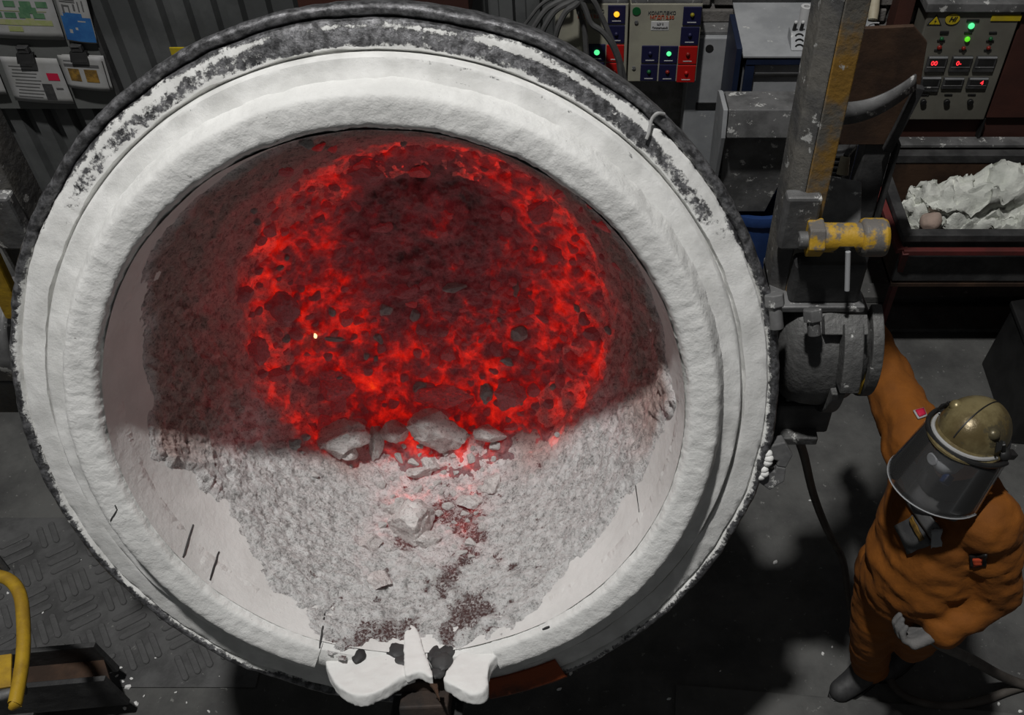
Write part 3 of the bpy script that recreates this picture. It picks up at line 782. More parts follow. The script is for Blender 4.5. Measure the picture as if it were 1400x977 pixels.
def pin(side, xa, xb, label):
    Y, Z = 1.80, 2.345
    t = thing('trunnion_pin', label, 'pin', ((xa + xb) / 2, Y, Z - .05))
    MB().cyl((xa, Y, Z), (xb - side * .06, Y, Z), .036, n=24).build('barrel', MT['yellow'], t, True, bevel=.003)
    MB().cyl((xb - side * .065, Y, Z), (xb, Y, Z), .047, n=28).build('end_cap', MT['yellow'], t, True, bevel=.010)
    MB().cyl((xa - side * .004, Y, Z), (xa + side * .035, Y, Z), .048, n=6).build('hex_collar', MT['yellow'], t, False, bevel=.004)
    MB().cyl((xa - side * .025, Y - .01, Z), (xa, Y - .01, Z), .022, n=12).build('bolt', MT['steel'], t, True, bevel=.003)
    MB().prism([(xa + side * .06, Y - .034, Z - .018), (xa + side * .115, Y - .034, Z - .018), (xa + side * .105, Y - .038, Z + .002), (xa + side * .07, Y - .038, Z + .002)], (0, .012, 0)).build('slot', MT['black'], t)
    a = Vector((xa + side * .092, Y - .04, Z - .01)); MB().cyl(a, a + Vector((.012, -.03, -.10)), .0065, n=12).build('locking_rod', MT['steel_lt'], t, True, bevel=.001)
    return t
pin(1, .545, .735, 'horizontal chipped yellow locking pin with hexagonal collar beside the hanger arm')
t = thing('trunnion_pin', 'yellow painted bar at the left edge beside the ladle rim', 'pin', (-1.47, 1.8, 2.05))
a, b = P(-25, 330, Y=1.8), P(24, 432, Y=1.8)
MB().bar(a, b, .05, .03, (0, -1, 0)).build('barrel', MT['yellow2'], t, bevel=.006)
a, b = P(-40, 470, Y=1.85), P(12, 470, Y=1.85)
t = thing('bearing_housing', 'pale grey bearing housing at the left edge behind the ladle', 'bearing', (a.x, 1.9, 1.75))
MB().cyl((a.x - .1, 1.95, 1.88), (b.x + .02, 1.95, 1.88), .15, n=32).build('housing', MT['steel'], t, True, bevel=.01)
MB().b2(a.x - .1, b.x + .01, 1.85, 2.05, 1.62, 1.76).build('foot', MT['cast'], t, bevel=.008)

g = thing('tilting_gearbox', 'dark cast iron tilting gearbox with lugs and bolts right of the ladle', 'gearbox', (.69, TY, TZ - .25))
Mx = Matrix.Translation((0, TY, TZ - .02)) @ Matrix(((0, 0, 1, 0), (1, 0, 0, 0), (0, 1, 0, 0), (0, 0, 0, 1)))
MB().lathe([(.001, .555), (.10, .555), (.135, .565), (.165, .59), (.18, .63), (.185, .67), (.18, .71), (.165, .75), (.14, .78), (.10, .80), (.001, .805)], 56, M=Mx).build('housing', MT['cast'], g, True)
MB().b2(.52, .755, TY - .075, TY + .12, TZ + .150, TZ + .170).build('top_flange', MT['steel'], g, bevel=.004)
MB().b2(.56, .74, TY - .06, TY + .22, TZ + .165, TZ + .30).build('upper_case', MT['steel_dk'], g, bevel=.012)
MB().prism([(.575, TY + .02, TZ + .30), (.73, TY + .02, TZ + .30), (.76, TY + .2, TZ + .34), (.60, TY + .2, TZ + .38)], (0, 0, .02)).build('cover_plate', MT['steel'], g, bevel=.004)
def strap(xc, wd, a0, a1, r0, r1, name, m='cast'):
    Ms = Matrix.Translation((0, TY, TZ - .02)) @ Matrix(((0, 0, 1, 0), (1, 0, 0, 0), (0, 1, 0, 0), (0, 0, 0, 1)))
    o = MB().lathe([(r0, xc - wd / 2), (r1, xc - wd / 2), (r1, xc + wd / 2), (r0, xc + wd / 2)], 20, a0, a1, M=Ms, cap=True).build(name, MT[m], g, bevel=.004)
    return fix_normals(o)
strap(.70, .036, 180, 238, .16, .205, 'rib')
strap(.715, .05, 125, 172, .16, .235, 'lever')
strap(.70, .11, 118, 132, .16, .215, 'lug')
strap(.665, .13, 236, 250, .15, .215, 'lower_lug')
strap(.80, .03, 100, 260, .10, .16, 'side_flange')
for (px, py, L) in ((1076, 412, .07), (1128, 432, .05)):
    a = P(px, py, Y=TY - .15); d = Vector((.10, -.35, -.6)).normalized()
    MB().cyl(a - d * .02, a + d * .012, .026, n=6).build('bolt_head', MT['steel'], g, bevel=.003)
    MB().cyl(a, a + d * L, .0165, n=16).build('bolt', MT['steel'], g, True, bevel=.002)
MB().b2(.575, .735, TY - .12, TY + .1, TZ - .29, TZ - .17).build('foot', MT['steel_dk'], g, bevel=.01)
MB().b2(.56, .70, TY - .155, TY - .1, TZ - .30, TZ - .27).build('foot_plate', MT['cast'], g, bevel=.004)
MB().sphere((.81, TY - .02, TZ + .02), (.03, .035, .03), 14, 9).build('grease_cup', MT['cast'], g, True)
MB().cyl((.80, TY - .09, TZ + .08), (.775, TY - .15, TZ - .08), .005, n=8).build('oil_pipe', MT['yellow2'], g, True)
g.location.x -= .03
MB().b2(.44, .56, TY - .05, TY + .05, TZ - .30, TZ - .20).build('bracket', MT['steel_dk'], g, bevel=.008)

# ================================================================== BACK WALL FITTINGS
# notice board
x0, x1, zb, zt = rectpx(-150, -120, 150, 148, 4.70)
x1 = P(166, 135, Y=4.70).x; zb = P(90, 149, Y=4.70).z
nb_ = thing('notice_board', 'dark grey notice board fixed to the corrugated wall at upper left', 'board', ((x0 + x1) / 2, 4.71, zb))
MB().b2(x0, x1, 4.70, 4.74, zb, zt + .3).build('panel', MT['board'], nb_, bevel=.004)
MB().b2(x1 - .012, x1 + .012, 4.69, 4.745, zb, zt + .3).build('edge_strip', MT['steel_dk'], nb_, bevel=.003)
def sheet(name, label, cat, px, Y=4.69, tilt=0.0):
    """px: bottom-left, bottom-right, top-right, top-left sight points on the board plane"""
    c = [P(a, b, Y=Y) for a, b in px]; t = thing(name, label, cat, (c[0] + c[1]) / 2)
    mb = MB(); n = 8; vs = []; fs = []
    for j in range(n + 1):
        for i in range(n + 1):
            u, v = i / n, j / n; q = (c[0] * (1 - u) + c[1] * u) * (1 - v) + (c[3] * (1 - u) + c[2] * u) * v
            vs.append(q + Vector((0, -(.018 * (1 - v) * (.4 + .6 * math.sin(u * 2.6)) * (1 + tilt)), 0)))
    for j in range(n):
        for i in range(n): fs.append((j*(n+1)+i, j*(n+1)+i+1, (j+1)*(n+1)+i+1, (j+1)*(n+1)+i))
    mb.add(vs, fs); mb.build('sheet', MT['paper'], t, True, solid=.002)
    def pr(rects, m, nm='print'):
        mb = MB()
        for (u0, v0, u1, v1) in rects:
            k = 4; g_ = []
            for jj in range(k + 1):
                for ii in range(k + 1):
                    u = u0 + (u1 - u0) * ii / k; v = v0 + (v1 - v0) * jj / k
                    q = (c[0] * (1 - u) + c[1] * u) * (1 - v) + (c[3] * (1 - u) + c[2] * u) * v
                    g_.append(q + Vector((0, -(.018 * (1 - v) * (.4 + .6 * math.sin(u * 2.6)) * (1 + tilt)) - .003, 0)))
            mb.add(g_, [(jj*(k+1)+ii, jj*(k+1)+ii+1, (jj+1)*(k+1)+ii+1, (jj+1)*(k+1)+ii) for jj in range(k) for ii in range(k)])
        mb.build(nm, MT[m], t)
    return t, pr
t, pr = sheet('wall_chart', 'large paper chart with rows of green boxes, upper left of the board', 'poster', ((-40, 48), (90, 53), (62, -28), (-68, -33)))
rr = random.Random(3)
pr([(.46, .74, .70, .84)], 'green_ink'); pr([(.30 + .17 * i, .52 + .02 * (i % 2), .42 + .17 * i, .64) for i in range(4)], 'green_ink')
pr([(.30 + .15 * i, .36, .42 + .15 * i, .45) for i in range(4)] + [(.62, .44, .80, .54)], 'green_ink')
pr([(.32, .24, .93, .33), (.45, .13, .60, .22), (.66, .26, .75, .36)], 'olive_ink'); pr([(.34, .685, .9, .70), (.3, .47, .9, .48)], 'olive_ink')
t, pr = sheet('poster', 'paper poster with dark blue lower half right of the green chart', 'poster', ((93, 54), (135, 58), (110, -30), (66, -34)))
pr([(.02, .02, .98, .40), (.12, .40, .72, .46)], 'blue_ink'); pr([(.1, .62 + .03 * i, .6, .635 + .03 * i) for i in range(4)], 'ink')
pr([(.14, .44, .2, .58), (.2, .555, .36, .575), (.34, .47, .38, .575), (.5, .50, .56, .60), (.66, .49, .70, .64), (.80, .50, .84, .66)], 'ink', 'pipe_drawing')
pr([(.2, .14, .3, .2), (.42, .2, .5, .24), (.55, .33, .8, .35)], 'paper', 'pipe_drawing')
t, pr = sheet('clipped_paper', 'sheet of printed paper with a pink box held by the left clip', 'paper', ((22, 136), (103, 140), (77, 80), (-1, 77)), 4.675)
pr([(.1 + .02 * (i % 3), .12 + .075 * i, .52 + .1 * ((i * 7) % 3) / 3, .135 + .075 * i) for i in range(10)], 'ink'); pr([(.72, .52, .92, .68)], 'red_ink')
pr([(.58, .08, .75, .44)], 'steel_dk', 'photo_print'); pr([(.80, .32, .92, .36)], 'ink')
t, pr = sheet('clipped_paper', 'sheet with two brown photographs held by the right clip', 'paper', ((95, 118), (152, 123), (137, 78), (78, 75)), 4.665)
pr([(.14, .25, .40, .62), (.52, .25, .82, .62)], 'gold_ink', 'photo_print'); pr([(.08, .68, .9, .76), (.1, .84, .5, .86)], 'ink')
t, pr = sheet('clipped_paper', 'second white sheet behind the one with two brown photographs', 'paper', ((100, 117), (156, 121), (141, 76), (84, 74)), 4.685)
t, pr = sheet('clipped_paper', 'corner of a white sheet at the far left edge of the board', 'paper', ((-55, 124), (11, 127), (-10, 80), (-75, 78)), 4.68)
pr([(.2, .2 + .1 * i, .8, .22 + .1 * i) for i in range(6)], 'ink')
for (px, py, lb) in ((34, 78, 'black binder clip gripping the sheet with the pink box'), (107, 76, 'black binder clip gripping the sheets with brown photographs')):
    q = P(px, py, Y=4.66); t = thing('binder_clip', lb, 'clip', (q.x, 4.66, q.z - .03))
    MB().prism([(q.x - .045, 4.655, q.z - .035), (q.x - .045, 4.64, q.z - .03), (q.x - .045, 4.665, q.z + .015), (q.x - .045, 4.69, q.z + .015)], (.09, 0, 0)).build('jaw', MT['black'], t, bevel=.002)
    MB().tube([(q.x - .022, 4.67, q.z + .01), (q.x - .02, 4.66, q.z + .05), (q.x + .02, 4.66, q.z + .05), (q.x + .022, 4.67, q.z + .01)], .004, 6).build('wire_handle', MT['steel_dk'], t, True)
    MB().b2(q.x - .03, q.x + .03, 4.662, 4.69, q.z + .018, q.z + .055).build('hook_block', MT['steel_dk'], t, bevel=.003)
x0, x1, z0, z1 = rectpx(235, 66, 275, 92, 4.70)
solo(MB().b2(x0, x1, 4.705, 4.715, z0, z1), 'warning_sign', MT['sign_y'], 'small yellow sign on the corrugated wall just above the rim', 'sign', bevel=.002)
# rusty cabinet above the ladle rim
x0 = P(405, 5, Y=4.4).x; x1 = P(640, 5, Y=4.4).x; z1 = P(500, 30, Y=4.4).z
t = thing('rusty_cabinet', 'rust brown steel cabinet on the wall above the ladle rim', 'cabinet', ((x0 + x1) / 2, 4.55, z1))
MB().b2(x0, x1, 4.42, 4.74, z1, z1 + .7).build('body', MT['redwall'], t, bevel=.006)
MB().b2(x0 + .38, x0 + .45, 4.405, 4.42, z1 + .05, z1 + .2).build('glint_block', MT['brown_orange'], t, bevel=.004)  # orange glint on the cabinet, put in as a coloured block
MB().b2(x0 + .36, x0 + .365, 4.412, 4.42, z1, z1 + .7).build('door_seam', MT['black'], t)
# cables
cab = [((792, -8), (770, 0), (748, 12), (732, 34), (722, 52)), ((796, -6), (782, 2), (760, 14), (745, 36), (737, 56)), ((802, -8), (788, 6), (774, 16), (763, 38), (757, 62)),
       ((775, -8), (755, -3), (738, 8), (722, 28), (710, 44)), ((800, -10), (812, 2), (824, 26), (835, 52), (846, 78), (853, 104)), ((790, -8), (800, 12), (808, 32), (822, 42), (836, 60), (846, 84)), ((784, -8), (792, 16), (799, 40), (801, 66), (803, 86))]
clab = ['leftmost grey cable of the drooping bundle on the wall', 'second grey cable from the left in the drooping bundle', 'third grey cable from the left in the drooping bundle', 'thin outer grey cable arching furthest left over the rim',
        'long grey cable crossing in front of the left control box', 'shorter grey cable curving behind the one that crosses the control box', 'dark cable hanging straight down left of the control boxes']
def crv(pts, k=6):
    out = []
    for i in range(len(pts) - 1):
        p0 = Vector(pts[max(i-1, 0)]); p1 = Vector(pts[i]); p2 = Vector(pts[i+1]); p3 = Vector(pts[min(i+2, len(pts)-1)])
        for s in range(k):
            t = s / k; out.append(.5 * ((2*p1) + (p2-p0)*t + (2*p0-5*p1+4*p2-p3)*t*t + (-p0+3*p1-3*p2+p3)*t**3))
    out.append(Vector(pts[-1])); return out
for i, c in enumerate(cab):
    Y = 4.36 - .03 * (i % 3) + (.06 if i == 3 else 0)
    pts = crv([P(a, b, Y=Y) for a, b in c]); last = pts[-1]; pts += [last + Vector((.02, 0, -.15)), last + Vector((.03, 0, -.4))]
    pts = [pts[0] + Vector((.05, .2, .35)), pts[0] + Vector((.03, .08, .15))] + pts
    solo(MB().tube(pts, .014 if i != 3 else .009, 8), 'cable', MT['cable'], clab[i], 'cable', 'cables drooping on the back wall', smooth=True)
# control boxes
BY = 4.50
def pad(px, parent, m, name='button_plate', Y=BY, d=.006):
    x0, x1, z0, z1 = rectpx(*px, Y); return MB().b2(x0, x1, Y - d, Y + .002, z0, z1).build(name, MT[m], parent, bevel=.003), (x0 + x1) / 2, (z0 + z1) / 2, z1 - z0
def knob(parent, x, z, m, r_=.011, Y=BY, name='button'):
    return MB().sphere((x, Y - .008, z), (r_, .010, r_), 14, 8).build(name, MT[m], parent, True)
def ctrl(X0, X1, Z0, Z1, label, full):
    t = thing('control_box', label, 'control box', ((X0 + X1) / 2, 4.62, Z0))
    MB().b2(X0, X1, BY, 4.74, Z0, Z1).build('case', MT['beige'], t, bevel=.006)
    MB().b2(X0 + .004, X1 - .004, 4.503, 4.735, Z1, Z1 + .02).build('top_cover', MT['steel'], t, bevel=.003)
    return t
Z0, Z1 = P(900, 112, Y=BY).z, P(900, 5, Y=BY).z
XA = P(860, 60, Y=BY).x; XB = P(956, 60, Y=BY).x
t2 = ctrl(XA, XB, Z0, Z1, 'beige control box with seven navy and red button plates beside the white cabinet', True)
sq = [((933.8, 8.8, 958.8, 34), 'navy', 'yellow_btn'), ((930.5, 36.5, 955.5, 61), 'navy', 'navy'), ((927.5, 63, 953, 87), 'red', 'red_btn'), ((925.5, 88.8, 950.5, 112), 'red', 'red'),
      ((877, 62, 900.5, 85.5), 'navy', 'navy'), ((902, 62.5, 926.5, 86), 'navy', 'lamp_g'), ((875.5, 87.8, 898.5, 110), 'navy', 'green_btn'), ((900.5, 88, 924, 110.5), 'navy', 'red_btn')]
for (r4, pm, km) in sq:
    o, xx, zz, hh = pad(r4, t2, pm); kb = knob(o, xx, zz + .008, km, .0125 if km.startswith('lamp') else .011)
    MB().b2(xx - .022, xx + .022, BY - .0075, BY - .006, zz - .034, zz - .030).build('caption', MT['white'], o)
text('КОМПЛЕКС', .024, (P(905, 17.5, Y=BY).x, BY - .002, P(905, 17.5, Y=BY).z), MT['ink'], t2)
text('МГДП 2.50', .024, (P(905, 23.8, Y=BY).x, BY - .002, P(905, 23.8, Y=BY).z), MT['orange_ink'], t2)
o, xx, zz, hh = pad((890, 29, 914.5, 41.5), t2, 'white', 'sticker', d=.002)
text('ЩУ 3', .014, (xx, BY - .004, zz + .012), MT['ink'], o); text('Плавильный', .013, (xx, BY - .004, zz - .008), MT['ink'], o)
x0, x1, z0, z1 = rectpx(864.5, 10, 876, 20, BY); MB().cyl(((x0+x1)/2, BY + .002, (z0+z1)/2), ((x0+x1)/2, BY - .004, (z0+z1)/2), .021, n=20).build('round_mark', MT['green_btn'], t2)
for (px, py) in ((870, 30), (866.5, 92.5)):
    q = P(px, py, Y=BY); MB().cyl((q.x, BY + .002, q.z), (q.x, BY - .006, q.z), .010, n=12).build('lock', MT['steel'], t2, bevel=.001)
t1 = ctrl(XA - .372, XA - .008, Z0, Z1, 'beige control box with a lit orange lamp partly behind grey cables', False)
for (r4, pm, km) in [((831, 7, 855, 32), 'navy', 'lamp_o'), ((831, 34.5, 854, 58.5), 'navy', 'navy'), ((829, 61, 853, 84), 'red', 'red_btn'), ((828.5, 86, 851.5, 110), 'red', 'red_btn'), ((804.5, 60, 827.5, 83), 'navy', 'lamp_g'), ((803, 85, 826.5, 108), 'navy', 'navy')]:
    o, xx, zz, hh = pad(r4, t1, pm); knob(o, xx, zz + .004, km, .0145 if km.startswith('lamp') else .011)
    MB().b2(xx - .022, xx + .022, BY - .0075, BY - .006, zz - .034, zz - .030).build('caption', MT['white'], o)
text('КОМПЛЕКС', .024, (P(807, 15.5, Y=BY).x, BY - .002, P(807, 15.5, Y=BY).z), MT['ink'], t1)
text('МГДП 2.50', .024, (P(806, 22.3, Y=BY).x, BY - .002, P(806, 22.3, Y=BY).z), MT['orange_ink'], t1)
# white cabinet with a round hole and slot
CYF = 4.60
xl, xr = P(937, 130, Y=CYF).x, P(994, 130, Y=CYF).x; zt = P(975, 52, Y=CYF).z
t = thing('sheet_cabinet', 'pale grey sheet steel cabinet with a round hole and a black slot', 'cabinet', ((xl + xr) / 2, 4.45, 0))
MB().b2(xl, xr, CYF, 4.74, 0, zt).build('body', MT['steel_lt'], t, bevel=.006)
MB().b2(xl + .02, xr, CYF + .03, 4.74, zt, zt + .02).build('lid', MT['steel'], t, bevel=.003)
q = P(970, 66, Y=CYF); MB().cyl((q.x, CYF + .004, q.z), (q.x, CYF - .003, q.z), .021, n=24).build('round_hole', MT['black'], t)
x0, x1, z0, z1 = rectpx(951, 140, 990, 150, CYF); MB().b2(x0, x1, CYF - .004, CYF + .01, z0, z1).build('slot', MT['black'], t, bevel=.003)
# blue framed console
DYF = 4.22
xl, xr = P(1022, 72, Y=DYF).x, P(1206, 72, Y=DYF).x; zt = P(1060, 77, Y=DYF).z
t = thing('console_cabinet', 'grey console cabinet with navy frame and sloping sheet top behind the hanger arm', 'cabinet', ((xl + xr) / 2, 4.45, 0))
MB().b2(xl, xr, DYF + .02, 4.70, 0, zt - .05).build('body', MT['steel_lt'], t, bevel=.004)
for s, xa in ((1, xl), (1, xr - .045)):
    MB().b2(xa, xa + .045, DYF, DYF + .045, 0, zt - .005).build('frame_post', MT['bluef'], t, bevel=.003)
MB().b2(xl, xr, DYF - .004, DYF + .04, zt - .045, zt - .003).build('frame_rail', MT['bluef'], t, bevel=.003)
MB().prism([(xl - .02, DYF - .01, zt - .005), (xl - .02, 4.71, zt - .005 + .02), (xl - .02, 4.71, zt + .03), (xl - .02, DYF - .01, zt + .008)], (xr - xl + .04, 0, 0)).build('top_sheet', MT['steel_lt'], t, bevel=.003)
MB().b2(xl - .02, xr + .02, 4.70, 4.73, zt + .02, zt + .07).build('back_lip', MT['steel_dk'], t, bevel=.003)
MB().b2(xl - .05, xl - .022, DYF + .02, 4.58, 0, zt + .03).build('side_panel', MT['bluef'], t, bevel=.003)
x0, x1, z0, z1 = rectpx(1032, 103, 1110, 106, DYF); MB().b2(xl + .045, xr - .045, DYF + .005, DYF + .022, z0, z1).build('drawer_gap', MT['black'], t)
ztop = zt + .012
# switch block on the console
q = P(1100, 60, Y=4.33)
t = thing('switch_block', 'white switch block with black toggle levers standing on the console', 'switch', (q.x, 4.40, ztop))
xs = P(1082, 55, Y=4.28).x
MB().prism([(xs, 4.25, ztop), (xs, 4.32, ztop + .06), (xs, 4.38, ztop + .06), (xs, 4.38, ztop)], (.14, 0, 0)).build('body', MT['steel_lt'], t, bevel=.004)
for i in range(4):
    xx = xs + .018 + i * .034
    MB().cyl((xx, 4.34, ztop + .055), (xx, 4.325, ztop + .105), .010, .008, n=10).build('lever', MT['black'], t, True, bevel=.002)
    MB().sphere((xx, 4.324, ztop + .108), .009, 10, 7).build('lever_tip', MT['white'], t, True)
for j in range(3):
    for i in range(2):
        cx_ = xs + .04 + i * .06; v = .012 + j * .017
        pts = [(cx_ + .019 * math.cos(a_), 4.25 + .07 * (v + .009 * math.sin(a_)) / .06 - .003, ztop + v + .009 * math.sin(a_)) for a_ in [R(15 + 15 * k) for k in range(11)]]
        MB().tube(pts, .004, 6).build('dial_arc', MT['black'], t, True)
def ring(name, c, r0, r1, h, m, label):
    t = MB().lathe([(r1, 0), (r0, 0), (r0, h), (r1, h), (r1, 0)], 24, M=Matrix.Translation(c))
    return solo(t, name, MT[m], label, 'tape roll', smooth=True)
q = P(1102, 17, z=ztop + .10); ring('tape_roll', (q.x, 4.44, ztop + .02), .028, .014, .11, 'white', 'white tape roll standing behind the toggle levers')
q = P(1172, 30, z=ztop); ring('tape_roll', (q.x, q.y, ztop + .012), .030, .016, .04, 'white', 'white tape roll on the console right of the hanger arm')
q = P(1193, 27, z=ztop + .02)
solo(MB().tube([q, q + Vector((.004, .03, .03)), q + Vector((.012, .09, .10)), q + Vector((.02, .13, .2)), q + Vector((.025, .15, .3))], [.024, .028, .024, .017, .015], 14), 'tool_handle', MT['wood'], 'pale wooden tool handle leaning on the console', 'handle', smooth=True)
q = P(1200, 38, z=ztop + .015)
solo(MB().tube([q + Vector((.05 * math.cos(R(a_)) , .05 * math.sin(R(a_)), 0)) for a_ in range(70, 250, 15)], .004, 6), 'wire_loop', MT['paper'], 'thin white wire loop on the console beside the wooden handle', 'wire', smooth=True)
# grey chute above the blue drum
CH = [P(991, 126, Y=3.75), P(1095, 128, Y=3.75)]
xl, xr = CH[0].x, CH[1].x + .03; zt = CH[0].z
t = thing('waste_chute', 'grey sheet steel chute with overhanging hood above the blue drum', 'chute', ((xl + xr) / 2, 3.7, zt - .5))
z1_ = P(1040, 150, Y=3.58).z; z2_ = P(1040, 188, Y=3.56).z
MB().prism([(xl, 3.76, zt), (xl, 3.58, z1_), (xl, 3.555, z2_), (xl, 3.575, z2_), (xl, 3.60, z1_ - .025), (xl, 3.76, zt - .03)], (xr - xl, 0, 0)).build('hood', MT['steel'], t, bevel=.004)
MB().prism([(xl - .005, 3.80, zt - .02), (xl - .005, 3.76, zt), (xl - .005, 3.58, z1_), (xl - .005, 3.555, z2_), (xl - .005, 3.66, .98), (xl - .005, 3.80, .98)], (-.02, 0, 0)).build('side_wall', MT['steel_lt'], t, bevel=.003)
MB().prism([(xl, 3.62, z2_), (xr, 3.62, z2_), (xr - .12, 3.66, .95), (xl + .02, 3.66, .95)], (0, .02, 0)).build('front_wall', MT['steel'], t, bevel=.003)
MB().prism([(xl, 3.77, zt - .02), (xr, 3.77, zt - .02), (xr, 3.82, .95), (xl, 3.82, .95)], (0, .02, 0)).build('back_wall', MT['steel'], t, bevel=.003)
q = P(1042, 298, z=.92)
t = thing('blue_drum', 'open dark blue plastic drum under the grey chute', 'drum', (q.x, q.y + .24, 0))
Md = Matrix.Translation((q.x, q.y + .24, 0))
MB().lathe([(.001, .02), (.21, .02), (.215, 0), (.235, .02), (.245, .3), (.245, .60), (.24, .88), (.225, .88), (.225, .6), (.21, .04), (.001, .03)], 40, M=Md).build('body', MT['drum'], t, True)
MB().lathe([(.225, .87), (.255, .87), (.258, .895), (.25, .92), (.225, .92)], 40, M=Md).build('rim', MT['drum'], t, True)
# rusty guard shield with curved band, on a post
SY = 3.25
A = lambda px, py, Y=SY: P(px, py, Y=Y)
t = thing('guard_shield', 'rust brown steel guard shield with curved grey band, right of the hanger arm', 'shield', (1.25, SY, 0))
pts = [A(1128, 44), A(1165, 40), A(1250, 36), A(1268, 58), A(1258, 120), A(1236, 178), A(1217, 198), A(1130, 198)]
MB().prism(pts, (0, .02, 0)).build('plate', MT['rust'], t, bevel=.003)
# curved band bowing out in front of the shield
n = 24; vs = []; fs = []
for i in range(n + 1):
    s_ = i / n; px = 1136 + (1252 - 1136) * s_; yc = 152 - 42 * s_ ** 2.0 + 3 * math.sin(s_ * 3.1)
    Yb = SY - .05 - .09 * math.sin(s_ * math.pi)
    a = P(px, yc - 13 + 4 * s_, Y=Yb); b = P(px, yc + 19 - 8 * s_, Y=Yb)
    vs += [a, b]
    if i: fs.append((2*i-2, 2*i, 2*i+1, 2*i-1))
mb = MB(); mb.add(vs, fs); mb.build('curved_band', MT['steel'], t, True, solid=.008)
a, b = A(1258, 118, SY - .02), A(1212, 206, SY - .02); MB().bar(a, b, .035, .03, (0, -1, 0)).build('edge_bar', MT['steel_dk'], t, bevel=.004)
xq = A(1205, 205).x
MB().b2(xq - .06, xq + .05, SY + .02, SY + .11, 0, A(1200, 150).z).build('post', MT['steel_dk'], t, bevel=.006)
MB().b2(xq + .06, xq + .075, SY + .0, SY + .05, 0, A(1200, 198).z).build('post_flange', MT['steel_dk'], t, bevel=.003)
# finned motor and stub pipe
q = P(1140, 240, Y=3.55)
t = thing('finned_motor', 'dark finned electric motor between hanger arm and the guard post', 'motor', (q.x, 3.6, q.z - .12))
MB().cyl((q.x, 3.62, q.z - .13), (q.x, 3.62, q.z + .13), .06, n=24).build('stator', MT['steel_dk'], t, True, bevel=.006)
for k in range(8):
    MB().cyl((q.x, 3.62, q.z - .11 + k * .03), (q.x, 3.62, q.z - .10 + k * .03), .078, n=24).build('fin', MT['steel_dk'], t)
MB().b2(q.x - .10, q.x + .10, 3.52, 3.74, q.z - .16, q.z - .13).build('mount', MT['steel_dk'], t, bevel=.006)
MB().b2(q.x - .02, q.x + .02, 3.6, 3.64, 0, q.z - .15).build('pedestal', MT['steel_dk'], t, bevel=.006)
q = P(1154, 222, Y=3.45); a = q + Vector((.0, .0, .03)); b = q + Vector((-.005, -.03, -.04))
t = thing('pipe_stub', 'short open grey pipe stub beside the finned motor', 'pipe', q)
MB().cyl(a, b, .020, .026, n=20).build('pipe', MT['wood'], t, True); MB().cyl(b, b + (b - a) * .02, .021, n=20).build('bore', MT['black'], t)
MB().bar(a, a + Vector((.05, .06, .02)), .02, .02).build('bracket', MT['steel_dk'], t)
MB().cyl((q.x + .05, q.y + .06, 0), (q.x + .05, q.y + .06, a.z + .02), .012, n=10).build('stand_pipe', MT['steel_dk'], t, True)

# right control cabinet with displays
KY = 4.55
kc = thing('instrument_cabinet', 'beige instrument cabinet with red digital displays and green lamps at upper right', 'cabinet', (2.0, 4.62, .85))
xl, xr = P(1250, 85, Y=KY).x, P(1373, 85, Y=KY).x; zt = P(1330, 15, Y=KY).z; zb = P(1290, 164, Y=KY).z
MB().b2(xl, xr, KY, 4.74, zb, zt).build('case', MT['beige2'], kc, bevel=.006)
MB().b2(xl - .02, xr + .02, KY - .02, 4.74, zt, zt + .05).build('hood', MT['steel'], kc, bevel=.006)
def kp(px, py): return P(px, py, Y=KY)
def kbox(r4, m, name, d=.006, par=None): return pad(r4, par or kc, m, name, KY, d)
a, b, c = kp(1267, 34), kp(1287, 34), kp(1282, 19.5)
o = MB().prism([(a.x, KY - .001, a.z), (b.x, KY - .001, b.z), ((a.x + b.x) / 2, KY - .001, c.z)], (0, -.002, 0)).build('warning_triangle', MT['black'], kc)
ce = Vector(((a.x + b.x) / 2, 0, a.z + (c.z - a.z) * .36))
MB().prism([(ce.x + (q.x - ce.x) * .74, KY - .002, ce.z + (q.z - ce.z) * .74) for q in (Vector((a.x, 0, a.z)), Vector((b.x, 0, b.z)), Vector(((a.x + b.x) / 2, 0, c.z)))], (0, -.003, 0)).build('field', MT['sign_y'], o)
MB().prism([(ce.x + u * .012, KY - .005, ce.z + v * .014) for u, v in ((.1, 1), (-.45, -.1), (.02, -.1), (-.2, -1), (.5, .2), (.05, .2))], (0, -.001, 0)).build('bolt_sign', MT['black'], o)
q = kp(1302, 25.5); o = MB().lathe([(.001, 0), (.036, 0), (.036, .003), (.001, .003)], 28, M=Matrix.Translation((q.x, KY - .003, q.z)) @ Matrix.Rotation(R(90), 4, 'X') @ Matrix.Diagonal((1, .8, 1, 1))).build('oval_sign', MT['sign_y'], kc)
text('HI', .036, (q.x, KY - .008, q.z), MT['black'], o, shear=.3)
kbox((1355, 20, 1396, 28.5), 'sign_y', 'yellow_strip'); kbox((1321.5, 26, 1339, 29.4), 'black', 'caption')
for (px, py, m, r_) in ((1327.5, 34.5, 'lamp_g', .016), (1322, 52.5, 'lamp_g2', .014), (1287, 52, 'green_btn', .011), (1354, 52, 'green_btn', .011), (1284, 64, 'red_btn', .013), (1317, 65, 'red_btn', .011), (1351, 64.5, 'red_btn', .011)):
    q = kp(px, py); knob(kc, q.x, q.z, m, r_, KY)
for r4 in ((1285, 42, 1297, 46.5), (1318, 43, 1329, 45.5), (1352, 43, 1363, 45.5), (1281, 54, 1292, 56.5), (1348, 54.5, 1359, 57), (1277, 67, 1288, 69.5), (1311, 67, 1321.5, 69.5), (1345, 67, 1355.5, 69.5)): kbox(r4, 'black', 'caption')
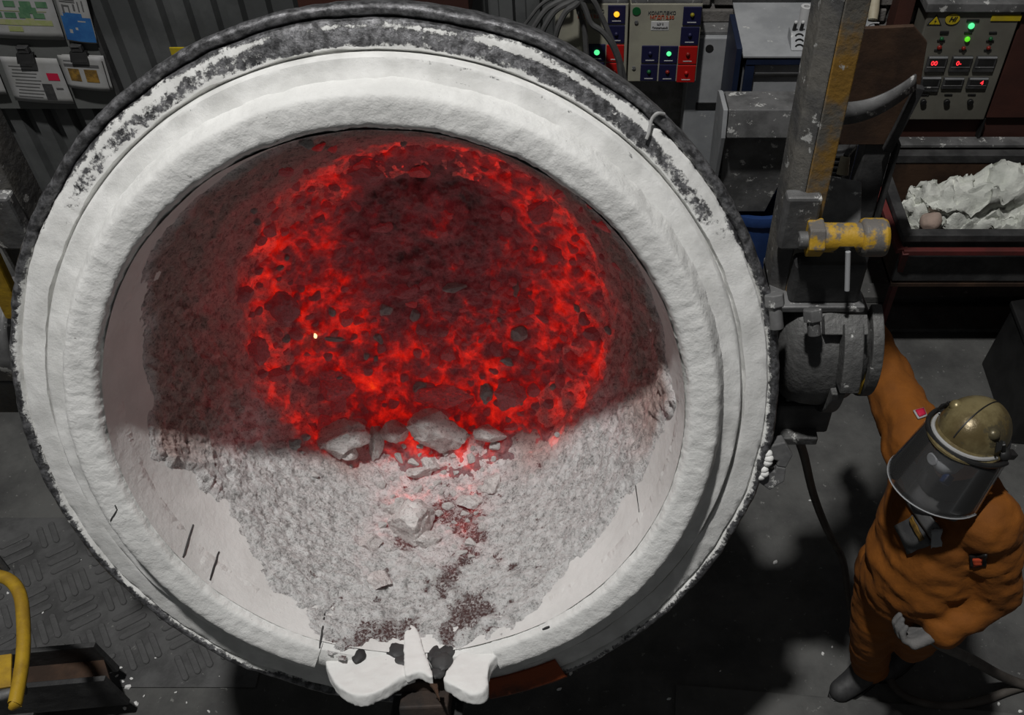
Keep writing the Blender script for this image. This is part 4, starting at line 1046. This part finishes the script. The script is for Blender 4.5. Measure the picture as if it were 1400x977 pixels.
for (r4, txt) in (((1266, 76, 1293, 97), '00'), ((1299, 76, 1327, 97), '0-'), ((1332, 76, 1360, 97), ''), ((1257, 104, 1284, 124), ''), ((1288, 105, 1316, 120), ''), ((1322, 105, 1349, 120), '4')):
    o, xx, zz, hh = kbox(r4, 'steel_dk', 'display', .014)
    x0, x1, z0, z1 = rectpx(*r4, KY)
    MB().b2(x0 + .004, x1 - .004, KY - .017, KY - .012, z1 - .008, z1).build('bezel', MT['steel_lt'], o)
    MB().b2(x0 + .012, x1 - .012, KY - .016, KY - .012, z1 - hh * .55, z1 - .014).build('screen', MT['black'], o)
    MB().b2(x0 + .004, x1 - .004, KY - .017, KY - .012, z0 + hh * .30, z0 + hh * .36).build('seam', MT['steel'], o)
    if txt: text(txt, .034, (xx - .015 if txt != '4' else xx + .02, KY - .018, z1 - hh * .40), MT['digit'], o)
for (px, py) in ((1262, 138), (1294, 138), (1326, 138)):
    kbox((px - 3, py - 10, px + 8, py - 8), 'black', 'caption')
    q = kp(px, py); MB().cyl((q.x, KY, q.z), (q.x, KY - .02, q.z), .016, n=16).build('knob', MT['black'], kc, True, bevel=.003)
# red brown frame carrying the instrument cabinet
x0 = P(1236, 185, Y=4.5).x
t = thing('red_frame', 'dark red brown steel frame wall behind the trough and instrument cabinet', 'frame', (2.4, 4.66, 0))
MB().b2(x0 - .05, 4.6, 4.60, 4.74, 0, zb - .004).build('lower_panel', MT['redwall'], t, bevel=.004)
MB().b2(xr + .02, 4.6, 4.57, 4.74, zb, 2.6).build('side_panel', MT['redwall'], t, bevel=.004)
MB().b2(P(1222, 40, Y=4.6).x, xl - .05, 4.62, 4.74, zb, 2.6).build('upright', MT['redwall'], t, bevel=.004)
z_ = P(1290, 198, Y=4.5).z; MB().b2(x0 - .12, 4.6, 4.5, 4.58, z_ - .02, z_).build('shelf_edge', MT['steel'], t, bevel=.003)
MB().b2(P(1338, 180, Y=4.57).x, P(1341, 180, Y=4.57).x, 4.56, 4.60, z_, zb).build('seam', MT['black'], t)

# ================================================================== TROUGH OF WOOL
TZt = .90; YF = P(1300, 316, z=TZt).y; YB = P(1300, 216, z=TZt).y; XL = P(1243, 312, z=TZt).x; XR = 3.4
t = thing('trough', 'rusty steel trough on a dark red stand at the right', 'trough', (2.2, (YF + YB) / 2, 0))
MB().b2(XL - .02, XR, YF - .02, YB + .02, TZt - .34, TZt - .32).build('bottom', MT['rust'], t)
MB().b2(XL - .02, XR, YF - .02, YF, TZt - .30, TZt - .02).build('front_wall', MT['steel_dk'], t)
MB().b2(XL - .02, XR, YB, YB + .02, TZt - .34, TZt - .02).build('back_wall', MT['brown_orange'] if 0 else MT['rust'], t)
MB().b2(XL - .02, XL, YF, YB, TZt - .34, TZt - .02).build('side_wall', MT['rust'], t)
MB().b2(XL - .045, XR, YF - .045, YF + .005, TZt - .03, TZt + .012).build('rim', MT['steel_dk'], t, bevel=.004)
MB().b2(XL - .045, XR, YB - .005, YB + .05, TZt - .03, TZt + .02).build('rim', MT['steel_dk'], t, bevel=.004)
MB().b2(XL - .045, XL + .005, YF, YB, TZt - .03, TZt + .012).build('rim', MT['steel_dk'], t, bevel=.004)
MB().b2(XL - .03, XR, YF - .075, YF - .045, TZt - .09, TZt - .06).build('stand_rail', MT['redleg'], t, bevel=.003)
MB().bar((XL - .045, YF - .06, TZt - .075), (XL - .10, YB - .1, TZt + .02), .035, .03).build('stand_rail', MT['redleg'], t, bevel=.003)
MB().bar((XL - .02, YF - .06, TZt - .07), (P(1203, 448, z=0)), .045, .03, (1, 0, 0)).build('leg', MT['redleg'], t, bevel=.003)
MB().bar((XL - .03, YB, TZt - .05), (XL + .0, YB, 0), .045, .03, (1, 0, 0)).build('leg', MT['redleg'], t, bevel=.003)
MB().bar((XR - .1, YF - .06, TZt - .07), (XR - .1, YF, 0), .045, .03, (1, 0, 0)).build('leg', MT['redleg'], t, bevel=.003)
MB().bar((XR - .1, YB, TZt - .05), (XR - .1, YB, 0), .045, .03, (1, 0, 0)).build('leg', MT['redleg'], t, bevel=.003)
def wool(pts, rads, label, seed, amp=.055, m='wool', cat='wool', name='wool_roll', n=40):
    pts = [Vector(p) for p in pts]; L = crv(pts, 10); m_ = len(L); vs = MB()
    rr = [float(np.interp(i / (m_ - 1), np.linspace(0, 1, len(rads)), rads)) for i in range(m_)]
    rr[0] *= .3; rr[-1] *= .3
    vs.tube(L, rr, n)
    out = []
    for q in vs.v:
        q = Vector(q); e = noise.fractal(q * 12 + Vector((seed, 0, 0)), .7, 2.2, 7); e2 = noise.fractal(q * 9 + Vector((0, seed, 7)), .8, 2.2, 6)
        out.append(q + Vector((e2 * amp * .8, e2 * amp * .6, e * amp)))
    vs.v = [tuple(q) for q in out]
    return solo(vs, name, MT[m], label, cat, 'wool pieces in the trough' if cat == 'wool' else None, smooth=True)
zb_ = TZt - .24
def W(px, py, z): q = P(px, py, z=z); return q
wool([W(1243, 262, .80), W(1275, 272, .82), W(1320, 268, .85), (W(1370, 256, .88)), W(1420, 252, .88), W(1500, 255, .86)], [.05, .085, .095, .11, .10, .08], 'long thick white wool roll along the back of the trough', 1)
wool([W(1240, 285, .72), W(1265, 292, .74), W(1290, 296, .74)], [.06, .09, .08], 'ragged white wool heap at the left end of the trough', 2)
wool([W(1285, 300, .74), W(1310, 292, .76), W(1345, 290, .76), W(1380, 286, .76), W(1430, 284, .76)], [.06, .085, .08, .085, .08], 'crumpled white wool roll at the front middle of the trough', 3)
wool([W(1330, 308, .70), W(1360, 304, .72), W(1400, 302, .72), W(1450, 302, .72)], [.05, .07, .08, .07], 'low white wool wad against the front rim at the right', 4)
wool([W(1240, 306, .66), W(1262, 309, .66), W(1300, 312, .66)], [.05, .06, .05], 'flat white wool scrap in the front left corner of the trough', 5)
wool([W(1310, 256, .88), W(1322, 248, .92), W(1331, 243, .95)], [.018, .026, .012], 'small white wool tuft sticking up from the long roll', 6, .012, n=16)
q = W(1272, 303, .78)
mb = MB().sphere(q, (.055, .05, .045), 18, 12); mb.v = [tuple(Vector(v) + Vector((1, 1, 1)) * .012 * noise.fractal(Vector(v) * 14, .9, 2, 3)) for v in mb.v]
solo(mb, 'stone', MT['stone'], 'pinkish brown stone lying on the white wool', 'stone', smooth=True)
# dark bin at the right edge
q = P(1378, 606, z=0)
t = thing('dark_bin', 'black steel bin at the right edge behind the helmet', 'bin', (q.x + .5, q.y + .3, 0))
MB().prism([(q.x, q.y, 0), (q.x + 1.0, q.y - .1, 0), (q.x + 1.0, q.y + .75, 0), (q.x + .02, q.y + .55, 0)], (.03, .0, .42)).build('body', MT['black'], t, bevel=.01)
MB().prism([(q.x + .02, q.y - .01, .42), (q.x + 1.04, q.y - .11, .42), (q.x + 1.04, q.y + .77, .42), (q.x + .04, q.y + .57, .42)], (0, 0, .03)).build('lid', MT['black'], t, bevel=.006)

# ================================================================== LOWER LEFT: BEAM AND YELLOW RAIL
bz = .32
def bp(px, py, z=bz): return P(px, py, z=z)
e1, e2 = bp(128, 884), bp(142, 930)
dirx = Vector((-1, -.10, 0)).normalized()
t = thing('steel_beam', 'dark rusty H section steel beam lying at the lower left', 'beam', (e1.x - .5, (e1.y + e2.y) / 2, 0))
for e, hh in ((e1, .22), (e2, .22)):
    o = MB().prism([e, e + dirx * 1.3, e + dirx * 1.3 - Vector((0, 0, hh)), e + Vector((.02, .0, -hh * .5)) - Vector((0, 0, hh * .5))], Vector((0, .022, 0))).build('beam_flange', MT['steel_dk'], t, bevel=.003); fix_normals(o)
MB().prism([e1 - Vector((0, 0, .11)), e2 - Vector((0, 0, .11)), e2 + dirx * 1.3 - Vector((0, 0, .11)), e1 + dirx * 1.3 - Vector((0, 0, .11))], (0, 0, -.02)).build('beam_web', MT['rust'], t)
for k in (.35, 1.1):
    a = (e1 + e2) / 2 + dirx * k; MB().b2(a.x - .05, a.x + .05, a.y - .16, a.y + .16, 0, bz - .21).build('timber_block', MT['steel_dk'], t, bevel=.004)
t = thing('yellow_rail', 'bent yellow pipe guard rail with a plate at the lower left corner', 'guard rail', (-1.95, 1.5, 0))
RZ = 1.0
pts = crv([P(-260, 775, z=RZ), P(-60, 779, z=RZ), P(-15, 785, z=RZ), P(12, 792, z=RZ), P(27, 812, z=RZ), P(32, 850, z=RZ), P(31, 900, z=RZ), P(22, 955, z=RZ), P(20, 962, z=RZ)])
MB().tube(pts, .021, 12).build('pipe', MT['yellow2'], t, True)
a, b, c, d = P(-60, 905, z=RZ - .02), P(18, 895, z=RZ - .02), P(17, 940, z=RZ - .02), P(-60, 952, z=RZ - .02)
MB().prism([a, b, c, d], (0, 0, .012)).build('plate', MT['yellow2'], t, bevel=.003)
q = P(-260, 775, z=RZ); MB().cyl((q.x, q.y, 0), (q.x, q.y, RZ + .02), .021, n=12).build('post', MT['yellow2'], t, True)
q = P(6, 776, z=RZ); MB().cyl((q.x, q.y, RZ - .02), (q.x - .02, q.y + .02, RZ + .04), .012, n=8).build('hook', MT['steel_dk'], t, True)
q = P(9, 951, z=RZ - .01); MB().cyl((q.x - .02, q.y, q.z), (q.x + .05, q.y + .02, q.z), .016, n=10).build('clamp', MT['steel'], t, True)

# lime crumbs on the floor
rnd = random.Random(21); CRUMB = [rock(300 + i, 1, 4, .2) for i in range(4)]
for m_ in CRUMB: m_.materials.append(MT['lip'])
spots = [(152, 918, 12), (160, 925, 9), (168, 932, 8), (175, 938, 11), (150, 942, 8), (186, 962, 9), (170, 968, 7), (203, 880, 6), (213, 900, 8), (264, 908, 8), (278, 922, 6), (285, 972, 7), (58, 838, 8), (11, 811, 8), (111, 766, 5), (158, 853, 5), (105, 730, 5), (1107, 684, 5), (1125, 893, 7), (765, 942, 10), (915, 955, 8), (780, 920, 8), (1060, 768, 9), (1138, 884, 4), (985, 917, 4), (1365, 962, 6), (1395, 972, 7), (165, 913, 8), (180, 928, 7), (300, 925, 5), (240, 946, 5), (255, 960, 4), (197, 951, 5), (176, 897, 6)]
for (px, py, s) in spots:
    put_lump(rnd.choice(CRUMB), px, py, s, s * rnd.uniform(.5, .9), rnd.uniform(0, 180), 'tiny white lime crumb on the dark floor %s the ladle' % ('left of' if px < 600 else 'right of'), 'lime crumbs on the floor %s the ladle' % ('left of' if px < 600 else 'right of'), sink=.45, name='lime_crumb', at=(P(px, py, z=.004), Vector((0, 0, 1))))
    
# ================================================================== HOSES
def hose(spec, r_, label):
    pts = crv([P(px, py, z=z) for px, py, z in spec], 8)
    return solo(MB().tube(pts, r_, 10), 'hose', MT['hose'], label, 'hose', smooth=True)
hose([(1092, 600, 1.55), (1100, 625, 1.40), (1112, 675, 1.1), (1130, 722, .8), (1152, 765, .5), (1160, 815, .3), (1172, 875, .06), (1192, 905, .02), (1230, 915, .02)], .014, 'dark hose hanging from the gearbox down to the boot')
hose([(1268, 862, .96), (1285, 880, .75), (1330, 902, .4), (1372, 925, .12), (1410, 938, .03), (1470, 950, .02)], .020, 'thick brown hose held by the gloved hand and trailing right')
hose([(1246, 893, .03), (1226, 886, .10), (1214, 902, .06), (1220, 935, .03), (1245, 955, .03), (1290, 965, .02), (1340, 958, .02), (1385, 942, .02), (1430, 930, .02)], .017, 'brown hose looping on the floor beside the boot')

# ================================================================== WORKER
def blob(caps, voxel, name, m, parent, disp=0.0, dscale=9.0, smooth_it=6):
    mb = MB()
    for (p0, r0, p1, r1) in caps:
        p0 = Vector(p0); p1 = Vector(p1)
        mb.sphere(p0, r0, 16, 10)
        if (p1 - p0).length > 1e-4:
            mb.sphere(p1, r1, 16, 10); mb.cyl(p0, p1, r0, r1, 16)
    me = bpy.data.meshes.new('t'); me.from_pydata([tuple(q) for q in mb.v], [], mb.f)
    to = bpy.data.objects.new('t', me); col.objects.link(to)
    md = to.modifiers.new('r', 'REMESH'); md.mode = 'VOXEL'; md.voxel_size = voxel; md.use_smooth_shade = True
    ms = to.modifiers.new('s', 'SMOOTH'); ms.iterations = smooth_it; ms.factor = .5
    d_ = bpy.context.evaluated_depsgraph_get(); out = bpy.data.meshes.new_from_object(to.evaluated_get(d_)); out.name = name
    bpy.data.objects.remove(to)
    o0 = origin_of(parent)
    if disp:
        out.update(); ns_ = [v.normal.copy() for v in out.vertices]
        for v, n_ in zip(out.vertices, ns_):
            q = v.co; f_ = noise.fractal(Vector((q.x * dscale, q.y * dscale, q.z * dscale * 1.8)), .9, 2.0, 4)
            ridge = 1 - abs(noise.noise(Vector((q.x * dscale * .9 + 3, q.y * dscale * .9, q.z * dscale * 1.6)))) * 2
            v.co = q + n_ * disp * (.6 * f_ + .5 * ridge)
    out.transform(Matrix.Translation(-o0)); out.materials.clear(); out.materials.append(MT[m])
    out.polygons.foreach_set('use_smooth', [True] * len(out.polygons))
    o = bpy.data.objects.new(name, out); col.objects.link(o); o.parent = parent; return o

W0 = thing('person', 'worker in orange canvas suit, gold helmet and clear face shield beside the ladle', 'person', (1.2, 1.72, 0))
HC = Vector((1.115, 1.71, 1.66))                       # head centre
NK = Vector((1.135, 1.745, 1.50))
RS, LS = Vector((1.062, 1.885, 1.425)), Vector((1.205, 1.60, 1.42))
RE, RWr = Vector((1.035, 2.13, 1.43)), Vector((.975, 2.34, 1.49))
LE, LW = Vector((1.30, 1.545, 1.12)), Vector((1.165, 1.475, 1.01))
CH_ = Vector((1.125, 1.725, 1.30)); BL = Vector((1.11, 1.68, 1.08)); HP = Vector((1.115, 1.67, .95))
RH, LH = Vector((1.06, 1.73, .92)), Vector((1.155, 1.60, .92))
RK, LK = Vector((1.08, 1.70, .50)), Vector((1.235, 1.68, .50))
RA, LA = Vector((1.175, 1.76, .11)), Vector((1.37, 1.86, .11))
fw = Vector((-.80, -.60, 0)).normalized(); sd = Vector((0, 0, 1)).cross(fw)      # head facing, its left
def fingers(wr, d, palm_n, curl, s=1.0, g=1.0):
    """palm, four fingers and thumb; d: hand direction, palm_n: direction the palm faces"""
    d = Vector(d).normalized(); pn = Vector(palm_n); pn = (pn - d * pn.dot(d)).normalized(); lat = d.cross(pn)
    caps = []; pe = wr + d * .095 * s
    for k in range(4):
        o_ = lat * (k - 1.5) * .021 * s
        caps.append((wr + o_ * .7, .017 * g, pe + o_, .0145 * g))
        L = (.040, .046, .043, .034)[k] * s; p = pe + o_; dirn = d.copy(); rr = .0098 * g
        for j in range(3):
            dirn = (Matrix.Rotation(-curl, 3, lat) @ dirn); q = p + dirn * L * (1 - .18 * j)
            if (q - p).dot(pn) < 0 and j == 0: pass
            caps.append((p, rr, q, rr * .92)); p = q; rr *= .92
    tb = wr + d * .03 * s - lat * .034 * s; t1_ = tb + (d * .6 - lat * .55 + pn * .5).normalized() * .04 * s; t2_ = t1_ + (d * .75 + pn * .6).normalized() * .034 * s
    caps += [(wr + d * .01 * s - lat * .015 * s, .017 * g, tb, .015 * g), (tb, .0135 * g, t1_, .012 * g), (t1_, .012 * g, t2_, .0105 * g)]
    return caps
Rdir = (RWr - RE).normalized(); Ldir = Vector((-.75, -.15, -.35))
hand_caps = fingers(RWr + Rdir * .03, Rdir, (-.3, .2, -.9), R(28)) + fingers(LW + Vector(Ldir).normalized() * .02, Ldir, (.1, -.5, -.8), R(48))
body_caps = [(NK + Vector((0, 0, .03)), .06, HC - Vector((0, 0, .06)), .062), (HC + Vector((0, 0, .02)), .088, HC + fw * .02 - Vector((0, 0, .035)), .078),
    (HC + fw * .055 - Vector((0, 0, .075)), .045, HC + fw * .035 - Vector((0, 0, .04)), .07), (HC + fw * .098 - Vector((0, 0, .02)), .012, HC + fw * .112 - Vector((0, 0, .048)), .016),
    (HC + sd * .095 - Vector((0, 0, .01)), .018, HC + sd * .095 - Vector((0, 0, .035)), .012), (HC - sd * .095 - Vector((0, 0, .01)), .018, HC - sd * .095 - Vector((0, 0, .035)), .012),
    (RS, .065, RE, .045), (RE, .045, RWr, .032), (LS, .065, LE, .045), (LE, .045, LW, .032), (RS, .08, LS, .08), (CH_, .13, BL, .12), (BL, .12, HP, .13),
    (NK, .06, CH_, .12), (RH, .09, RK, .058), (RK, .056, RA, .04), (LH, .09, LK, .058), (LK, .056, LA, .04), (RA, .036, RA + Vector((-.08, -.045, -.06)), .026), (LA, .036, LA + Vector((-.08, -.06, -.06)), .026)]
body = blob(body_caps + hand_caps, .0075, 'body', 'skin', W0, smooth_it=3)
# eyes and mouth under the visor
for s in (1, -1):
    e = HC + fw * .088 + sd * .033 * s + Vector((0, 0, .0)); o = MB().sphere(e, (.013, .013, .010), 12, 8).build('eye', MT['white'], body, True)
    MB().sphere(e + fw * .009, (.006, .006, .006), 8, 6).build('iris', MT['black'], o, True) if 0 else None
MB().tube([HC + fw * .093 + sd * u - Vector((0, 0, .078 + .3 * u * u)) for u in (-.025, -.012, 0, .012, .025)], .005, 6).build('mouth', MT['red_ink'] if 0 else MT['skin'], body, True)
# knitted hood round the face and neck
blob([(HC - fw * .025 + Vector((0, 0, .0)), .096, HC - fw * .03 - Vector((0, 0, .09)), .092), (HC - Vector((0, 0, .12)), .095, NK - Vector((0, 0, .02)), .11), (HC + fw * .04 - Vector((0, 0, .125)), .06, NK + fw * .05, .09)], .012, 'hood', 'hood', W0, .004)
# jacket, trousers
jk = [(RS, .095, RE, .078), (RE, .078, RWr - Rdir * .01, .064), (LS, .095, LE, .085), (LE, .083, LW, .068), (RS + Vector((0, 0, -.01)), .105, LS + Vector((0, 0, -.01)), .105),
      (CH_ + Vector((.01, .05, .0)), .155, BL + Vector((0, .02, 0)), .16), (CH_ + Vector((.02, -.05, .0)), .15, BL + Vector((.01, -.05, 0)), .16), (BL, .165, HP + Vector((0, 0, .02)), .165), (NK - Vector((0, 0, .05)), .10, CH_, .15)]
jacket = blob(jk, .012, 'jacket', 'suit', W0, .016, 9)
tr = [(RH, .11, RK, .076), (RK, .076, RA + Vector((0, 0, .01)), .070), (LH, .11, LK, .076), (LK, .076, LA + Vector((0, 0, .01)), .070), (RH, .115, LH, .115)]
blob(tr, .013, 'trousers', 'suit', W0, .010, 9)
# collar of grey cloth
blob([(NK + fw * .10 + sd * .10 - Vector((0, 0, .045)), .03, NK + fw * .14 - Vector((0, 0, .07)), .032), (NK + fw * .14 - Vector((0, 0, .07)), .032, NK + fw * .08 - sd * .12 - Vector((0, 0, .045)), .03), (NK + fw * .10 + sd * .10 - Vector((0, 0, .045)), .03, NK + sd * .15 - fw * .04 - Vector((0, 0, .04)), .028)], .010, 'collar', 'suit_pocket', W0, .004)
# gloves
blob(fingers(RWr + Rdir * .03, Rdir, (-.3, .2, -.9), R(28), 1.0, 1.32) + [(RWr - Rdir * .05, .045, RWr + Rdir * .03, .04)], .005, 'glove', 'glove', W0, smooth_it=2)
Ld = Vector(Ldir).normalized()
blob(fingers(LW + Ld * .02, Ld, (.1, -.5, -.8), R(48), 1.0, 1.32) + [(LW - Ld * .05, .047, LW + Ld * .02, .042)], .005, 'glove', 'glove', W0, smooth_it=2)
# boots
for a_, dv in ((RA, Vector((-.85, -.5, 0))), (LA, Vector((-.8, -.6, 0)))):
    dv = dv.normalized(); h0 = a_ - dv * .03
    bt = blob([(a_ + Vector((0, 0, .02)), .062, Vector((h0.x, h0.y, .062)) + dv * .11, .05), (a_ + Vector((0, 0, .08)), .062, Vector((h0.x, h0.y, .06)), .055), (Vector((h0.x, h0.y, .055)), .05, Vector((h0.x, h0.y, .055)) + dv * .13, .05), (Vector((h0.x, h0.y, .05)) + dv * .10, .05, Vector((h0.x, h0.y, .048)) + dv * .17, .046)], .010, 'boot', 'boot', W0, .002)
    c0 = Vector((h0.x, h0.y, 0)); lat = Vector((-dv.y, dv.x, 0)); sole = []
    for k in range(20):
        t_ = 2 * math.pi * k / 20; sole.append(c0 + dv * (.07 + .15 * math.cos(t_)) + lat * .052 * math.sin(t_) * (1.0 + .1 * math.cos(t_)))
    MB().prism(sole, (0, 0, .025)).build('sole', MT['black'], bt, bevel=.004)
# helmet: dome with brim and ridge, tipped a little forward
HT = Matrix((sd, -fw, Vector((0, 0, 1)))).transposed()      # x: head's left, y: back, z: up
HT = HT @ Matrix.Rotation(R(-20), 3, 'X')
hc = HC + Vector((-.012, 0, .04)) - fw * .012
mb = MB().sphere(hc, (.097, .122, .105), 48, 20, HT, 1.0, -.05)
hel = mb.build('helmet', MT['helmet'], W0, True)
def hp(x, y, z): return hc + HT @ Vector((x, y, z))
vs = []; fs = []; n = 48
for i in range(n):
    a_ = 2 * math.pi * i / n; fr = max(0, -math.sin(a_))
    x, y = math.cos(a_), math.sin(a_); ex = .010 + .022 * fr ** 1.5
    vs += [hp(.096 * x, .121 * y, .0), hp((.096 + ex) * x, (.121 + ex) * y, -.012 - .010 * fr), hp((.096 + ex) * x, (.121 + ex) * y, -.018 - .010 * fr), hp(.096 * x, .121 * y, -.010)]
    j = (i + 1) % n
    for k in range(4): fs.append((4*i+k, 4*j+k, 4*j+(k+1) % 4, 4*i+(k+1) % 4))
mb = MB(); mb.add(vs, fs); fix_normals(mb.build('brim', MT['sign_y'] if 0 else MT['helmet'], hel, True))
MB().tube([hp(.0, -.1225 * math.cos(R(k)), .1055 * math.sin(R(k))) for k in range(8, 176, 8)], .0022, 6).build('crown_seam', MT['black'], hel, True)
for (x, y, z, rx_) in ((.062, -.05, .058, .02), (-.062, -.05, .058, .02)):
    MB().sphere(hp(x, y, z), (.02, .02, .018), 12, 8).build('ear_boss', MT['helmet'], hel, True)
for s in (1, -1):
    p = hp(.100 * s, .01, -.005); o = MB().sphere(p, (.022, .022, .022), 12, 8).build('visor_hinge', MT['black'], W0, True)
    MB().bar(p, hp(.112 * s, .06, -.012), .026, .022).build('hinge_arm', MT['black'], o, bevel=.004)
    MB().bar(p, hp(.090 * s, -.02, .04), .018, .012).build('hinge_strap', MT['black'], o, bevel=.003)
    for k in range(3): MB().bar(hp(.096 * s, -.03 - .012 * k, .022), hp(.086 * s, -.03 - .012 * k, .048), .005, .008).build('slot', MT['black'], hel)
# browband and visor
vs = []; fs = []; n = 30; rows = 10
def vis(u, v):
    a_ = R(180 + 180 * u); flare = 1 + .16 * v; drop = -.02 - .175 * v
    return hp(.120 * flare * math.cos(a_), .150 * flare * math.sin(a_) + .01 - .03 * v, drop)
for j in range(rows + 1):
    for i in range(n + 1): vs.append(vis(i / n, j / rows))
for j in range(rows):
    for i in range(n): fs.append((j*(n+1)+i, j*(n+1)+i+1, (j+1)*(n+1)+i+1, (j+1)*(n+1)+i))
mb = MB(); mb.add(vs, fs); v_ = mb.build('face_shield', MT['visor'], W0, True, solid=.0025)
MB().tube([vis(i / n, 1.0) for i in range(n + 1)], .0028, 6).build('shield_edge', MT['steel_lt'], v_, True)
MB().tube([vis(i / n, 0.0) for i in range(n + 1)], .008, 8).build('brow_band', MT['black'], v_, True)
MB().tube([hp((.099 + .016 * math.cos(R(t_ - 270)) ** 2) * math.cos(R(t_)), (.125 + .014 * abs(math.sin(R(t_)))) * math.sin(R(t_)), -.008) for t_ in range(190, 351, 8)], .006, 8).build('brim_trim', MT['paper'], hel, True)
# respirator
ft = HT @ Vector((0, -1, 0)); mk = HC + ft * .105 - Vector((0, 0, .045))
rs_ = MB().sphere(mk, (.042, .044, .040), 20, 12, HT).build('respirator', MT['mask'], W0, True)
MB().cyl(mk + ft * .025 - sd * .022, mk + ft * .045 - sd * .026 - Vector((0, 0, .004)), .019, n=18).build('valve', MT['mask'], rs_, True, bevel=.003)
MB().cyl(mk + sd * .03 + fw * .02 - Vector((0, 0, .02)), mk + sd * .036 + fw * .045 - Vector((0, 0, .035)), .016, n=16).build('filter_cap', MT['drum'], rs_, True, bevel=.003)
# chest strap with buckle, pocket, patches: set on the jacket surface by rays from outside
jv = [v.co + origin_of(W0) for v in jacket.data.vertices]; jb = BVHTree.FromPolygons(jv, [tuple(p.vertices) for p in jacket.data.polygons])
def on_j(px, py, off=.006):
    o_ = Vector((0, 0, CAMZ)); d_ = (P(px, py, Y=2.0) - o_).normalized(); r_ = jb.ray_cast(o_, d_)
    return (r_[0] + r_[1] * off, r_[1]) if r_[0] else (None, None)
def cloth(px_pts, th, name, m, par=W0, k=5):
    a, b, c, d = [Vector((*q, 0)) for q in px_pts]; vs = []; fs = []; ok = True
    for j in range(k + 1):
        for i in range(k + 1):
            u, v = i / k, j / k; q = (a * (1 - u) + b * u) * (1 - v) + (d * (1 - u) + c * u) * v
            s_, n_ = on_j(q.x, q.y, th)
            if s_ is None: s_, n_ = on_j(a.x * .25 + b.x * .25 + c.x * .25 + d.x * .25, a.y * .25 + b.y * .25 + c.y * .25 + d.y * .25, th)
            if s_ is None: return None
            vs.append(s_)
    for j in range(k):
        for i in range(k): fs.append((j*(k+1)+i, j*(k+1)+i+1, (j+1)*(k+1)+i+1, (j+1)*(k+1)+i))
    mb = MB(); mb.add(vs, fs); return mb.build(name, MT[m], par, True, solid=.006)
cloth([(1236, 676), (1250, 672), (1290, 726), (1278, 738)], .012, 'chest_strap', 'steel')
cloth([(1276, 722), (1290, 722), (1288, 742), (1276, 744)], .020, 'buckle', 'steel_lt')
cloth([(1226, 718), (1250, 702), (1276, 742), (1244, 756)], .010, 'pocket', 'suit_pocket')
cloth([(1248, 706), (1254, 704), (1268, 736), (1263, 738)], .020, 'pen', 'gold_ink')
o = cloth([(1325, 757), (1350, 756), (1349, 772), (1327, 774)], .005, 'chest_patch', 'black')
if o: cloth([(1330, 760), (1344, 759), (1343, 770), (1332, 771)], .010, 'patch_emblem', 'orange_ink', o, 3)
o = cloth([(1248, 563), (1262, 559), (1267, 570), (1255, 574)], .005, 'sleeve_patch', 'paper')
if o: cloth([(1251, 564), (1261, 561), (1264, 569), (1256, 572)], .010, 'patch_emblem', 'red_ink', o, 3)
